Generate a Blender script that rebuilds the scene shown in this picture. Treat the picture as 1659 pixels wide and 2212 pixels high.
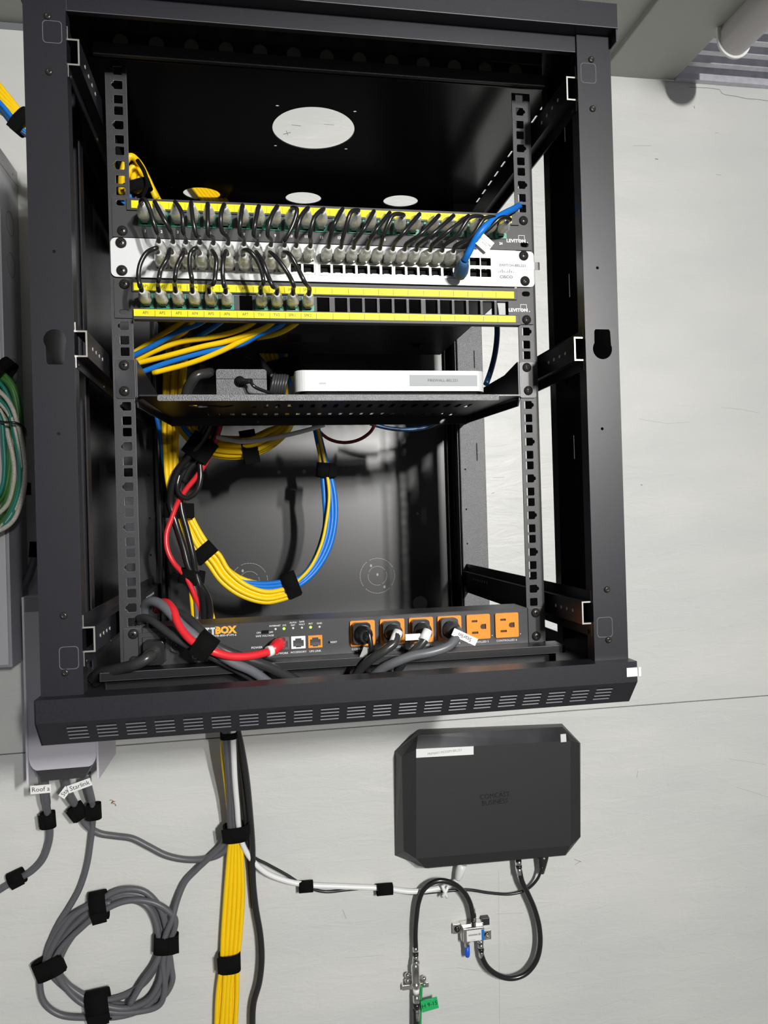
import bpy, math, random
from mathutils import Vector, Matrix
from mathutils.geometry import tessellate_polygon
random.seed(7)
sc = bpy.context.scene
for o in list(bpy.data.objects): bpy.data.objects.remove(o)
COL = sc.collection
# ---------------------------------------------------------------- camera (all lengths below are millimetres, MM turns them to metres)
MM = 0.001
CAMP = (-93.36, -852.15, -505.76); CW = (-0.00638449, -0.16903574, -0.02806572); CF = 1600.0
def rodr(w):
    v = Vector(w); return Matrix.Rotation(v.length, 3, v.normalized())
RC = rodr(CW) @ Matrix(((1,0,0),(0,0,-1),(0,1,0)))      # world -> camera (x right, y down, z forward)
cam = bpy.data.cameras.new('camera'); camo = bpy.data.objects.new('camera', cam); COL.objects.link(camo)
Rw = RC.transposed() @ Matrix(((1,0,0),(0,-1,0),(0,0,-1)))
camo.matrix_world = Matrix.Translation(Vector(CAMP)*MM) @ Rw.to_4x4()
cam.sensor_fit = 'VERTICAL'; cam.sensor_height = 24.0; cam.lens = 24.0*CF/2212.0; cam.clip_start = 0.02; cam.clip_end = 60
sc.camera = camo
# ---------------------------------------------------------------- light and exposure
wd = bpy.data.worlds.new('world'); sc.world = wd; wd.use_nodes = True
WB = wd.node_tree.nodes['Background']; WB.inputs[0].default_value = (0.93,0.95,1,1); WB.inputs[1].default_value = 0.15
LAMP_EMIT = 2.0              # glow of the lit ceiling tube behind the camera
LAMPS = []
for ly, lw in ((-2550, 35), (-3450, 26)):     # the lit tube along the ceiling, near and far half
    al = bpy.data.lights.new('tube_lamp','AREA'); al.shape='RECTANGLE'; al.size=0.06; al.size_y=0.30; al.energy=lw; al.color=(1,.985,.95); al.spread=math.radians(110)
    alo = bpy.data.objects.new('tube_lamp',al); COL.objects.link(alo); alo.location=Vector((806,ly,222))*MM
    alo.rotation_euler=(Vector((0,100,-500))-Vector((806,ly,222))).to_track_quat('-Z','Y').to_euler(); LAMPS.append(alo)
sc.view_settings.view_transform = 'Standard'; sc.view_settings.look = 'None'
sc.view_settings.exposure = 0.1; sc.view_settings.gamma = 1.0; sc.view_settings.use_curve_mapping = False
def at(px, py, Y):
    d = RC.transposed() @ Vector(((px-829.5)/CF, (py-1106)/CF, 1.0)); C = Vector(CAMP)
    p = C + d*((Y-C.y)/d.y); return (p.x, p.y, p.z)
def atX(px, py, X):
    d = RC.transposed() @ Vector(((px-829.5)/CF, (py-1106)/CF, 1.0)); C = Vector(CAMP)
    p = C + d*((X-C.x)/d.x); return (p.x, p.y, p.z)
# ---------------------------------------------------------------- materials
MATS = {}
def mat(name, col, rough=0.5, metal=0.0, spec=0.5, bump=0.0, bscale=600, cvar=0.0, cscale=200, emit=None, trans=0.0, coat=0.0, stretch=None, ior=None):
    if name in MATS: return MATS[name]
    m = bpy.data.materials.new(name); m.use_nodes = True; nt = m.node_tree; b = nt.nodes['Principled BSDF']
    b.inputs['Base Color'].default_value = (*col, 1); b.inputs['Roughness'].default_value = rough; b.inputs['Metallic'].default_value = metal
    b.inputs['Specular IOR Level'].default_value = spec; b.inputs['Coat Weight'].default_value = coat; b.inputs['Transmission Weight'].default_value = trans
    if ior: b.inputs['IOR'].default_value = ior
    if emit: b.inputs['Emission Color'].default_value = (*emit[0], 1); b.inputs['Emission Strength'].default_value = emit[1]
    if bump or cvar:
        tc = nt.nodes.new('ShaderNodeTexCoord'); mp = nt.nodes.new('ShaderNodeMapping'); nt.links.new(tc.outputs['Object'], mp.inputs[0])
        if stretch: mp.inputs['Scale'].default_value = stretch
        if bump:
            n = nt.nodes.new('ShaderNodeTexNoise'); n.inputs['Scale'].default_value = bscale; n.inputs['Detail'].default_value = 3
            nt.links.new(mp.outputs[0], n.inputs['Vector'])
            bp = nt.nodes.new('ShaderNodeBump'); bp.inputs['Strength'].default_value = bump; bp.inputs['Distance'].default_value = 0.0006
            nt.links.new(n.outputs['Fac'], bp.inputs['Height']); nt.links.new(bp.outputs[0], b.inputs['Normal'])
        if cvar:
            n2 = nt.nodes.new('ShaderNodeTexNoise'); n2.inputs['Scale'].default_value = cscale; n2.inputs['Detail'].default_value = 4
            nt.links.new(mp.outputs[0], n2.inputs['Vector'])
            r = nt.nodes.new('ShaderNodeMapRange'); r.inputs[1].default_value = .3; r.inputs[2].default_value = .7; r.inputs[3].default_value = 1-cvar; r.inputs[4].default_value = 1+cvar
            nt.links.new(n2.outputs['Fac'], r.inputs[0])
            mx = nt.nodes.new('ShaderNodeVectorMath'); mx.operation = 'SCALE'; mx.inputs[0].default_value = col
            nt.links.new(r.outputs[0], mx.inputs['Scale']); nt.links.new(mx.outputs[0], b.inputs['Base Color'])
    MATS[name] = m; return m
BLK = mat('black_powder_coat', (.015,.015,.020), .36, spec=.5, bump=.10, bscale=2200, cvar=.25, cscale=900)
BLKG = mat('black_gloss_coat', (.018,.018,.020), .21, spec=.5, bump=.03, bscale=1200)
BLKB = mat('back_sheet_coat', (.018,.018,.020), .34, spec=.6, bump=.03, bscale=1200)
BLKD = mat('black_inner_coat', (.014,.014,.016), .32, spec=.45, bump=.15, bscale=1500)
RAILM = mat('textured_black_rail', (.027,.027,.030), .42, spec=.5, bump=.30, bscale=1600, cvar=.3, cscale=1100)
PANELM = mat('panel_plastic', (.030,.030,.032), .5, bump=.12, bscale=1800)
EDGE = mat('painted_edge_highlight', (.13,.13,.15), .32)  # pale bevel colour paints in the highlight along folded and cut edges
CUT = mat('bare_cut_steel', (.55,.54,.50), .35, .8)
CHR = mat('nickel', (.72,.71,.68), .18, 1.0, bump=.1, bscale=300)
SCR = mat('black_oxide_screw', (.045,.042,.040), .28, .5)
WHT = mat('switch_white_paint', (.68,.69,.70), .42, bump=.1, bscale=900, cvar=.04, cscale=700)
SILV = mat('silver_plastic', (.62,.63,.63), .5, .05, spec=.25, bump=.1, bscale=1500)
YEL = mat('yellow_label', (.86,.74,.003), .45, spec=.3, cvar=.04, cscale=80)
GRN = mat('green_jack', (.03,.28,.17), .35)
CLR = mat('clear_boot', (.99,.99,.96), .07, trans=.35, bump=1.0, bscale=420, ior=1.45, coat=.6)
CLRP = mat('clear_plug', (.92,.93,.78), .06, trans=.6, ior=1.45)
CBK = mat('black_cable', (.014,.014,.015), .25, spec=.6)
CYE = mat('yellow_cable', (.93,.60,.006), .38, spec=.35)
CBL = mat('blue_cable', (.010,.17,.62), .38, spec=.35)
CDB = mat('navy_cable', (.015,.06,.15), .33)
CRD = mat('red_cable', (.70,.025,.035), .33)
CGY = mat('grey_cable', (.13,.135,.15), .38)
CWH = mat('white_cable', (.82,.82,.82), .35)
CGN = mat('green_cable', (.05,.19,.035), .4)
CTL = mat('teal_cable', (.015,.22,.17), .4)
CCR = mat('cream_cable', (.62,.57,.50), .4, cvar=.2, cscale=500)
VEL = mat('velcro', (.006,.006,.006), .95, spec=.1, bump=1.0, bscale=2500)
ORG = mat('orange_outlet', (.87,.27,.012), .38)
DARK = mat('dark_hole', (.004,.004,.004), .6, spec=.1)
TXW = mat('white_print', (.8,.8,.8), .5); TXK = mat('black_print', (.02,.02,.02), .5); TXO = mat('orange_print', (.9,.40,.02), .5); TXG = mat('grey_print', (.35,.35,.35), .5)
TXF = mat('faint_print', (.45,.42,.05), .5)
PAP = mat('white_tape', (.86,.86,.85), .4); TAPE = mat('clear_tape_label', (.36,.38,.39), .5, spec=.2)
MODM = mat('modem_plastic', (.022,.022,.023), .5, bump=.25, bscale=900)
MODG = mat('modem_gloss', (.04,.04,.045), .12, cvar=.5, cscale=14)
PWB = mat('pale_lilac_plastic', (.60,.58,.64), .4); GRB = mat('grey_enamel', (.36,.36,.40), .35)
LED = mat('green_led', (.1,.9,.1), .4, emit=((.35,1,.05), 3.0)); LEDO = mat('unlit_led', (.75,.75,.72), .3)
PDUM = mat('power_unit_coat', (.034,.034,.037), .38, bump=.10, bscale=2000)
# ---------------------------------------------------------------- mesh builder
AX = {'XZ': lambda u,v,w:(u,w,v), 'XY': lambda u,v,w:(u,v,w), 'YZ': lambda u,v,w:(w,u,v)}
class M:
    def __init__(s): s.v=[]; s.f=[]; s.mi=[]; s.sm=[]
    def add(s, vs, fs, mi=0, sm=False):
        n=len(s.v); s.v+= [tuple(p) for p in vs]; s.f+=[tuple(i+n for i in f) for f in fs]; s.mi+=[mi]*len(fs); s.sm+=[sm]*len(fs); return s
    def box(s,x0,x1,y0,y1,z0,z1,mi=0):
        x0,x1=sorted((x0,x1)); y0,y1=sorted((y0,y1)); z0,z1=sorted((z0,z1))
        return s.add([(x0,y0,z0),(x1,y0,z0),(x1,y1,z0),(x0,y1,z0),(x0,y0,z1),(x1,y0,z1),(x1,y1,z1),(x0,y1,z1)],
              [(0,3,2,1),(4,5,6,7),(0,1,5,4),(1,2,6,5),(2,3,7,6),(3,0,4,7)],mi)
    def prism(s,outer,holes,w0,w1,ax='XZ',mi=0,side=None):
        f=AX[ax] if isinstance(ax,str) else ax
        loops=[outer]+list(holes); tri=tessellate_polygon([[Vector((u,v,0)) for u,v in l] for l in loops])
        pts=[p for l in loops for p in l]; n=len(pts)
        vs=[f(u,v,w0) for u,v in pts]+[f(u,v,w1) for u,v in pts]
        s.add(vs,[tuple(t) for t in tri]+[tuple(i+n for i in reversed(t)) for t in tri],mi)
        base=len(s.v)-2*n; k=0
        for l in loops:
            m=len(l)
            for i in range(m):
                a=k+i; b=k+(i+1)%m
                s.f.append((base+a,base+b,base+b+n,base+a+n)); s.mi.append(mi if side is None else side); s.sm.append(False)
            k+=m
        return s
    def cyl(s,c,d,r,h,seg=20,r2=None,mi=0,sm=True,ry=None):
        d=Vector(d).normalized(); up=Vector((0,0,1)) if abs(d.z)<.9 else Vector((1,0,0)); a=d.cross(up).normalized(); b=a.cross(d)
        r2=r if r2 is None else r2; k=1 if ry is None else ry/r; c=Vector(c); vs=[]
        for j,(rr,t) in enumerate(((r,0),(r2,h))):
            for i in range(seg):
                q=2*math.pi*i/seg; vs.append(c+d*t+(a*math.cos(q)+b*math.sin(q)*k)*rr)
        s.add(vs,[(i,(i+1)%seg,seg+(i+1)%seg,seg+i) for i in range(seg)],mi,sm)
        n=len(s.v)-2*seg; s.f+=[tuple(n+i for i in reversed(range(seg))),tuple(n+seg+i for i in range(seg))]; s.mi+=[mi]*2; s.sm+=[False]*2; return s
    def lathe(s,c,d,prof,seg=20,mi=0,k=1.0):
        d=Vector(d).normalized(); up=Vector((0,0,1)) if abs(d.z)<.9 else Vector((1,0,0)); a=d.cross(up).normalized(); b=a.cross(d); c=Vector(c); vs=[]
        for t,r in prof:
            for i in range(seg):
                q=2*math.pi*i/seg; vs.append(c+d*t+(a*math.cos(q)+b*math.sin(q)*k)*max(r,1e-3))
        m=len(prof); s.add(vs,[(j*seg+i,j*seg+(i+1)%seg,(j+1)*seg+(i+1)%seg,(j+1)*seg+i) for j in range(m-1) for i in range(seg)],mi,True)
        n=len(s.v)-m*seg; s.f+=[tuple(n+i for i in reversed(range(seg))),tuple(n+(m-1)*seg+i for i in range(seg))]; s.mi+=[mi]*2; s.sm+=[False]*2; return s
    def tube(s,pts,r,seg=10,sub=6,mi=0):
        P=smooth(pts,sub) if sub else [Vector(p) for p in pts]; n=len(P); T=[]
        for i in range(n): T.append((P[min(i+1,n-1)]-P[max(i-1,0)]).normalized())
        up=Vector((0,0,1)) if abs(T[0].z)<.9 else Vector((1,0,0)); a=T[0].cross(up).normalized(); vs=[]
        for i in range(n):
            a=(a-T[i]*a.dot(T[i])).normalized(); b=T[i].cross(a); rr=r[min(i,len(r)-1)] if isinstance(r,(list,tuple)) else r
            for j in range(seg):
                q=2*math.pi*j/seg; vs.append(P[i]+(a*math.cos(q)+b*math.sin(q))*rr)
        s.add(vs,[(i*seg+j,i*seg+(j+1)%seg,(i+1)*seg+(j+1)%seg,(i+1)*seg+j) for i in range(n-1) for j in range(seg)],mi,True)
        k=len(s.v)-n*seg; s.f+=[tuple(k+i for i in reversed(range(seg))),tuple(k+(n-1)*seg+i for i in range(seg))]; s.mi+=[mi]*2; s.sm+=[False]*2; return s
    def quad(s,a,b,c,d,mi=0): return s.add([a,b,c,d],[(0,1,2,3)],mi)
def smooth(pts,sub):
    P=[Vector(p) for p in pts]
    if len(P)<3: return P
    Q=[P[0]*2-P[1]]+P+[P[-1]*2-P[-2]]; out=[]
    for i in range(1,len(Q)-2):
        p0,p1,p2,p3=Q[i-1:i+3]
        t0=0; t1=t0+max((p1-p0).length,.01)**.5; t2=t1+max((p2-p1).length,.01)**.5; t3=t2+max((p3-p2).length,.01)**.5
        for k in range(sub):
            t=t1+(t2-t1)*k/sub
            A1=p0*((t1-t)/(t1-t0))+p1*((t-t0)/(t1-t0)); A2=p1*((t2-t)/(t2-t1))+p2*((t-t1)/(t2-t1)); A3=p2*((t3-t)/(t3-t2))+p3*((t-t2)/(t3-t2))
            B1=A1*((t2-t)/(t2-t0))+A2*((t-t0)/(t2-t0)); B2=A2*((t3-t)/(t3-t1))+A3*((t-t1)/(t3-t1))
            out.append(B1*((t2-t)/(t2-t1))+B2*((t-t1)/(t2-t1)))
    out.append(P[-1]); return out
def build(name,m,mats,parent=None,bevel=0,recalc=True,edge=None):
    if not isinstance(mats,(list,tuple)): mats=[mats]
    xs=[p[0] for p in m.v]; ys=[p[1] for p in m.v]; zs=[p[2] for p in m.v]
    org=parent['_o'] if parent is not None else ((min(xs)+max(xs))/2,(min(ys)+max(ys))/2,min(zs))
    me=bpy.data.meshes.new(name); me.from_pydata([((p[0]-org[0])*MM,(p[1]-org[1])*MM,(p[2]-org[2])*MM) for p in m.v],[],m.f)
    for q in mats: me.materials.append(q)
    me.polygons.foreach_set('material_index',m.mi); me.polygons.foreach_set('use_smooth',m.sm); me.update()
    if recalc:
        import bmesh
        bm=bmesh.new(); bm.from_mesh(me); bmesh.ops.remove_doubles(bm,verts=bm.verts,dist=1e-6); bmesh.ops.recalc_face_normals(bm,faces=bm.faces); bm.to_mesh(me); bm.free()
    o=bpy.data.objects.new(name,me); COL.objects.link(o)
    if parent is not None: o.parent=parent; o['_o']=list(org)
    else: o.location=Vector(org)*MM; o['_o']=list(org)
    if bevel:
        if edge: me.materials.append(edge)
        b=o.modifiers.new('bevel','BEVEL'); b.width=bevel*MM; b.segments=2; b.material=(len(mats) if edge else -1); b.limit_method='ANGLE'; b.angle_limit=math.radians(50)
    return o
def tag(o,label,cat,group=None,kind=None):
    if label: o['label']=label
    if cat: o['category']=cat
    if group: o['group']=group
    if kind: o['kind']=kind
    return o
def thing(name,label,cat,loc,group=None):
    o=bpy.data.objects.new(name,None); COL.objects.link(o); o.location=Vector(loc)*MM; o['_o']=list(loc); o.empty_display_size=.01
    return tag(o,label,cat,group)
def text_m(body,size,c,mi=0,rot=None,align='CENTER',depth=.15,m=None,sx=1.0,R=None,bold=0.0):
    """flat lettering, centred on c (mm) and facing -Y unless R is given; size = letter height"""
    cu=bpy.data.curves.new('t','FONT'); cu.body=body; cu.size=1.0; cu.offset=bold; cu.align_x=align; cu.align_y='CENTER'; cu.resolution_u=2
    to=bpy.data.objects.new('t',cu); COL.objects.link(to); dg=bpy.context.evaluated_depsgraph_get(); me=bpy.data.meshes.new_from_object(to.evaluated_get(dg))
    k=size/0.70; R=R or Matrix(((1,0,0),(0,0,1),(0,1,0)))
    if rot: R=R@Matrix.Rotation(math.radians(rot),3,'Z')
    vs=[Vector(c)+R@(Vector((v.co.x*k*sx,v.co.y*k,0))) for v in me.vertices]
    m=m or M(); m.add(vs,[tuple(p.vertices) for p in me.polygons],mi)
    bpy.data.objects.remove(to); bpy.data.curves.remove(cu); bpy.data.meshes.remove(me); return m
def R_face():   # text plane facing -Y : x->X, y->Z
    return Matrix(((1,0,0),(0,0,1),(0,1,0)))
def circ(cx,cy,r,n=24,ry=None): ry=ry or r; return [(cx+r*math.cos(2*math.pi*i/n),cy+ry*math.sin(2*math.pi*i/n)) for i in range(n)]
def rrect(x0,x1,z0,z1,r=1,n=3):
    out=[]
    for cx,cz,a in ((x1-r,z1-r,0),(x0+r,z1-r,90),(x0+r,z0+r,180),(x1-r,z0+r,270)):
        for i in range(n+1):
            q=math.radians(a+90*i/n); out.append((cx+r*math.cos(q),cz+r*math.sin(q)))
    return out
def screw(parent,x,y,z,r=5.6,name='screw'):
    m=M(); m.lathe((x,y,z),(0,-1,0),[(0,r),(.9,r*.98),(2.0,r*.8),(2.9,r*.45),(3.1,.01)],24)
    a=random.uniform(0,90)
    for q in (a,a+90):
        d=Vector((math.cos(math.radians(q)),0,math.sin(math.radians(q)))); e=Vector((-d.z,0,d.x)); c=Vector((x,y-3.2,z))
        L=r*.42; w=.5; vs=[c+d*L+e*w,c-d*L+e*w,c-d*L-e*w,c+d*L-e*w]
        m.add([v+Vector((0,-.05,0)) for v in vs]+[v+Vector((0,1.2,0)) for v in vs],[(0,1,2,3),(4,5,6,7),(0,1,5,4),(1,2,6,5),(2,3,7,6),(3,0,4,7)],1)
    return build(name,m,[SCR,DARK],parent)
def cable(name,label,cat,pts,r,mt,group=None,seg=10,sub=7,parent=None):
    m=M().tube(pts,r,seg,sub); o=build(name,m,mt,parent)
    return tag(o,label,cat,group) if parent is None else o
def cpx(l,Y):   # pixel path with one depth or a depth for each point
    out=[]
    for i,q in enumerate(l):
        out.append(at(q[0],q[1],q[2] if len(q)>2 else Y))
    return out
def strap(label,c,d,rx,ry,L,group='hook and loop straps',name='cable_strap',tail=True,flat=(0,-1,0)):
    rx*=.82; ry*=.85
    """a short closed sleeve round a bundle: rx is the half width across the view, ry the half depth"""
    d=Vector(d).normalized(); n=Vector(flat); n=(n-d*n.dot(d)).normalized(); a=d.cross(n).normalized(); c=Vector(c); vs=[]; seg=28; prof=((-.5,1),(-.5,1.06),(.5,1.06),(.5,1))
    for t,k in prof:
        for i in range(seg):
            q=2*math.pi*i/seg; ca,sa=math.cos(q),math.sin(q)
            ca=math.copysign(abs(ca)**.75,ca); sa=math.copysign(abs(sa)**.75,sa)
            vs.append(c+d*(t*L)+a*(rx*k*ca)+n*(ry*k*sa))
    m=M().add(vs,[(j*seg+i,j*seg+(i+1)%seg,((j+1)%4)*seg+(i+1)%seg,((j+1)%4)*seg+i) for j in range(4) for i in range(seg)],0,True)
    if tail:
        p=c+a*(rx*.30)+n*(ry*1.03); vs=[p-d*L*.47,p+d*L*.45,p+d*L*.42+a*rx*.80-n*ry*.30,p-d*L*.44+a*rx*.86-n*ry*.30]
        m.add(list(vs)+[v+n*1.6 for v in vs],[(0,1,2,3),(4,5,6,7),(0,1,5,4),(1,2,6,5),(2,3,7,6),(3,0,4,7)])
    return tag(build(name,m,VEL),label,'strap',group)
# ================================================================ THE SETTING
WY = 440.0
def wall_mat():
    m=bpy.data.materials.new('painted_plywood'); m.use_nodes=True; nt=m.node_tree; b=nt.nodes['Principled BSDF']; b.inputs['Roughness'].default_value=.42
    tc=nt.nodes.new('ShaderNodeTexCoord'); mp=nt.nodes.new('ShaderNodeMapping'); mp.inputs['Scale'].default_value=(1,1,3.2); nt.links.new(tc.outputs['Object'],mp.inputs[0])
    n=nt.nodes.new('ShaderNodeTexNoise'); n.inputs['Scale'].default_value=14; n.inputs['Detail'].default_value=7; n.inputs['Roughness'].default_value=.6; n.inputs['Distortion'].default_value=.6; nt.links.new(mp.outputs[0],n.inputs['Vector'])
    n3=nt.nodes.new('ShaderNodeTexNoise'); n3.inputs['Scale'].default_value=140; n3.inputs['Detail'].default_value=2; nt.links.new(tc.outputs['Object'],n3.inputs['Vector'])
    ad=nt.nodes.new('ShaderNodeMath'); ad.operation='MULTIPLY_ADD'; ad.inputs[1].default_value=.12; nt.links.new(n3.outputs['Fac'],ad.inputs[0]); nt.links.new(n.outputs['Fac'],ad.inputs[2])
    bp=nt.nodes.new('ShaderNodeBump'); bp.inputs['Strength'].default_value=.5; bp.inputs['Distance'].default_value=.0035; nt.links.new(ad.outputs[0],bp.inputs['Height']); nt.links.new(bp.outputs[0],b.inputs['Normal'])
    n2=nt.nodes.new('ShaderNodeTexNoise'); n2.inputs['Scale'].default_value=3; nt.links.new(mp.outputs[0],n2.inputs['Vector'])
    cr=nt.nodes.new('ShaderNodeValToRGB'); cr.color_ramp.elements[0].color=(.60,.61,.60,1); cr.color_ramp.elements[1].color=(.66,.66,.64,1); cr.color_ramp.elements[0].position=.35; cr.color_ramp.elements[1].position=.65
    nt.links.new(n2.outputs['Fac'],cr.inputs[0]); nt.links.new(cr.outputs[0],b.inputs['Base Color']); return m
WALL=wall_mat(); CEILP=mat('grey_soffit_paint',(.40,.40,.37),.5,bump=.25,bscale=160); DECK=mat('galvanised_deck',(.62,.62,.68),.38,.35,bump=.2,bscale=120,cvar=.12,cscale=60)
MARK=mat('wall_scuff',(.16,.16,.15),.6); MARKL=mat('faint_scuff',(.40,.40,.38),.6)
m=M(); m.box(-1800,2600,WY,WY+20,-875.6,306); m.box(-1800,2600,WY,WY+20,-2100,-877.6); m.box(-1800,2600,WY+4,WY+18,-880,-873,1)
def wline(m,px,w,mi):
    P=[Vector(at(x,y,WY-.15)) for x,y in px]
    for a,b in zip(P,P[1:]):
        d=(b-a).normalized(); n=Vector((-d.z,0,d.x))*w/2; m.add([a+n,b+n,b-n,a-n],[(0,1,2,3)],mi)
wline(m,[(1489,188),(1530,190),(1554,193),(1560,202),(1568,205),(1590,208),(1612,213),(1640,215),(1659,218)],.9,1)
for px,w,i in (([(1368,315),(1407,315)],.7,2),([(1415,343),(1422,344)],1.4,1),([(1499,229),(1501,234)],1,1),([(1545,287),(1551,287)],.9,2),([(1547,377),(1558,378)],.9,2),([(1378,1665),(1376,1680)],1.0,2),
    ([(740,1965),(748,1985)],1.2,2),([(1240,1856),(1256,1862)],1.4,2),([(1242,1868),(1254,1860)],1,2),([(1077,1880),(1079,2212)],.5,2),([(1064,1032),(1090,1031)],.8,2),([(1384,1047),(1388,1048)],1.3,1),([(1062,1066),(1068,1064)],1.2,2),
    ([(1558,880),(1600,884),(1640,892)],.5,2),([(1575,1640),(1620,1646),(1655,1652)],.5,2),([(1590,1700),(1659,1722)],.5,2),([(985,2090),(1055,2100)],.5,2),([(1070,1975),(1130,1972)],.5,2),([(745,2070),(830,2063)],.4,2),([(1380,905),(1440,915),(1490,912)],.5,2),([(630,270),(650,272)],.8,1),([(612,290),(628,286)],1.0,1),([(618,282),(622,292)],.9,1),([(700,268),(722,270)],.6,1),([(1120,420),(1135,424)],.5,2)):
    wline(m,px,w,i)
tag(build('wall_back',m,[WALL,MARK,MARKL]),'pale grey painted plywood wall behind the rack',None,None,'structure')
m=M(); m.box(-1800,562,-5200,WY,318,340); tag(build('ceiling',m,CEILP),None,None,None,'structure')
m=M(); m.box(562,711,-5200,WY,306,345); tag(build('trim_1',m,CEILP,bevel=2),'grey painted boxed beam under the ceiling',None,None,'structure')
m=M(); ys=[]; y=WY
while y>-1500: ys+=[(y,315),(y-12,315),(y-17,328),(y-29,328)]; y-=34
ys+=[(-5200,328)]
vs=[(711,a,b) for a,b in ys]+[(2600,a,b) for a,b in ys]; n=len(ys); m.add(vs,[(i,i+1,n+i+1,n+i) for i in range(n-1)]); m.box(711,2600,-5200,WY,346,350)
tag(build('ceiling_2',m,DECK,recalc=False),'ribbed metal ceiling deck',None,None,'structure')
m=M(); m.box(711,2600,WY-12,WY-.5,304,315); tag(build('trim_2',m,DECK),'metal angle where the wall meets the ribbed ceiling',None,None,'structure')
m=M(); m.box(-1800,2600,-5200,WY,-2110,-2100); tag(build('floor',m,mat('concrete_floor',(.30,.30,.29),.7)),None,None,None,'structure')

def light_fixture(label,x,y0,y1,lens,zc,lamp=None):
    t=thing('ceiling_light',label,'light',(x,(y0+y1)/2,zc+45),'tube lights on the ceiling')
    build('housing',M().box(x-24,x+24,y0+2,y1-2,zc,315),GRB2,t,bevel=1)
    r=27; pr=[(x+r*math.cos(a),zc+r*math.sin(a)) for a in [math.pi+math.pi*i/20 for i in range(21)]]
    pr=[(x-r,zc+12)]+pr+[(x+r,zc+12)]
    build('lens',M().prism(pr,[],y0+3,y1-3,'XZ'),lens,t)
    r=31; pr=[(x+r*math.cos(a),zc+r*math.sin(a)) for a in [math.pi+math.pi*i/20 for i in range(21)]]; pr=[(x-r,314)]+pr+[(x+r,314)]
    for a,b in ((y0,y0+4),(y1-4,y1)): build('end_cap',M().prism(pr,[],a,b,'XZ'),CAPW,t)
    for q in (y1-40,y1-120): build('screw',M().lathe((x-24,q,zc+25),(-1,0,0),[(0,4),(1.5,3),(2,.1)],12),CHR,t)
    for l in lamp or []: l.parent=t; l.location=l.location-t.location
    return t
GRB2=mat('light_housing',(.55,.55,.53),.35); CAPW=mat('white_end_cap',(.85,.85,.85),.3)
light_fixture('unlit tube light beside the grey beam at the top right corner',729,-900,288,mat('unlit_lens',(.58,.55,.54),.35),286)
lm=mat('lit_lens',(.9,.9,.9),.4,emit=((1,.985,.95),LAMP_EMIT*6))
light_fixture('lit tube light further along the ceiling, behind the camera',806,-3750,-2250,lm,270,LAMPS)

# ================================================================ RACK CABINET
RK=thing('wall_rack_cabinet','open black steel equipment rack cabinet hung on the grey wall','rack cabinet',(0,WY-4,-719))
def knock(sgn,z): return rrect(sgn*276-9,sgn*276+9,z-11,z+11,3)
# front posts : face, inner lip, outer side, rear flange
for s in (-1,1):
    f=lambda u,v,w,s=s:(s*u,w,v)
    m=M()
    if s<0: key=[(281.7+10.5*math.cos(math.radians(a)),-328+10.5*math.sin(math.radians(a))) for a in range(-35,216,12)]; key=[(u,v) for u,v in key]; key+=[(273.5,-349),(275,-351.5),(288.5,-351.5),(290,-349)]
    else: key=[(283.5+11.2*math.cos(math.radians(a)),-331+11.2*math.sin(math.radians(a))) for a in range(145,396,12)]; key+=[(293,-311.5),(291.5,-309.5),(276,-309.5),(274.5,-311.5)]
    holes=[key]+[circ(280.4,z,1.7,10) for z in (-242.2,-418.4)]
    m.prism([(264,-671),(303,-671),(303,13),(264,13)],holes,-95,-93.3,f)
    m.box(s*264,s*265.6,-93.3,-78,-671,13); m.prism([(-93.3,-671),(47,-671),(47,35),(-93.3,35)],[[(25,c-15),(28,c-15),(28,c+15),(25,c+15)] for c in (-27,-223,-427)],s*301.4,s*303,'YZ')
    m.box(s*281,s*301.4,45.4,47,-671,35); m.box(s*281,s*282.6,30,45.4,-671,35)
    p=build('front_post',m,BLK,RK,bevel=.45,edge=EDGE)
    for z in (-14,-68,-594,-649):
        q=M().lathe((s*280.2,-95,z),(0,-1,0),[(0,3.6),(.8,3.5),(1.7,2.2),(1.8,1.1),(.9,1.0)],16); build('rivet',q,SCR,p)
    for z in (-29,-635):
        g=M()   # pressed outlines of square knockouts
        o_=rrect(s*276.5-9,s*276.5+9,z-11,z+11,3.5); i_=rrect(s*276.5-8.4,s*276.5+8.4,z-10.4,z+10.4,3.2); g.prism(o_,[i_],-95.25,-94.9,'XZ')
        build('knockout_outline',g,EDGE,p)
# rear posts
for s in (-1,1):
    f=lambda u,v,w,s=s:(s*u,w,v); m=M()
    holes=[circ(266,z,1.3,8) for z in (-130,-330,-430,-500,-560)]+[[(287.5,c-15),(288.7,c-15),(288.7,c+15),(287.5,c+15)] for c in (-238,-400)]
    m.prism([(258,-690),(303,-690),(303,35),(258,35)],holes,398,399.6,f); m.box(s*301.4,s*303,399.6,436,-690,35); m.box(s*258,s*259.6,399.6,436,-690,35)
    build('rear_post',m,mat('painted_sheen_coat',(.12,.12,.125),.36,.3,bump=.9,bscale=900,cvar=.3,cscale=900) if s>0 else BLK,RK,bevel=.5)  # right post: ceiling light's reflection painted in as a lighter grey
    m=M(); m.box(s*246,s*258,405,436,-690,35); m.box(s*240,s*243,420,436,-690,35); m.box(s*248,s*249.5,380,405,-690,35)
    build('corner_channel',m,BLKD,RK,bevel=.4)
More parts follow.
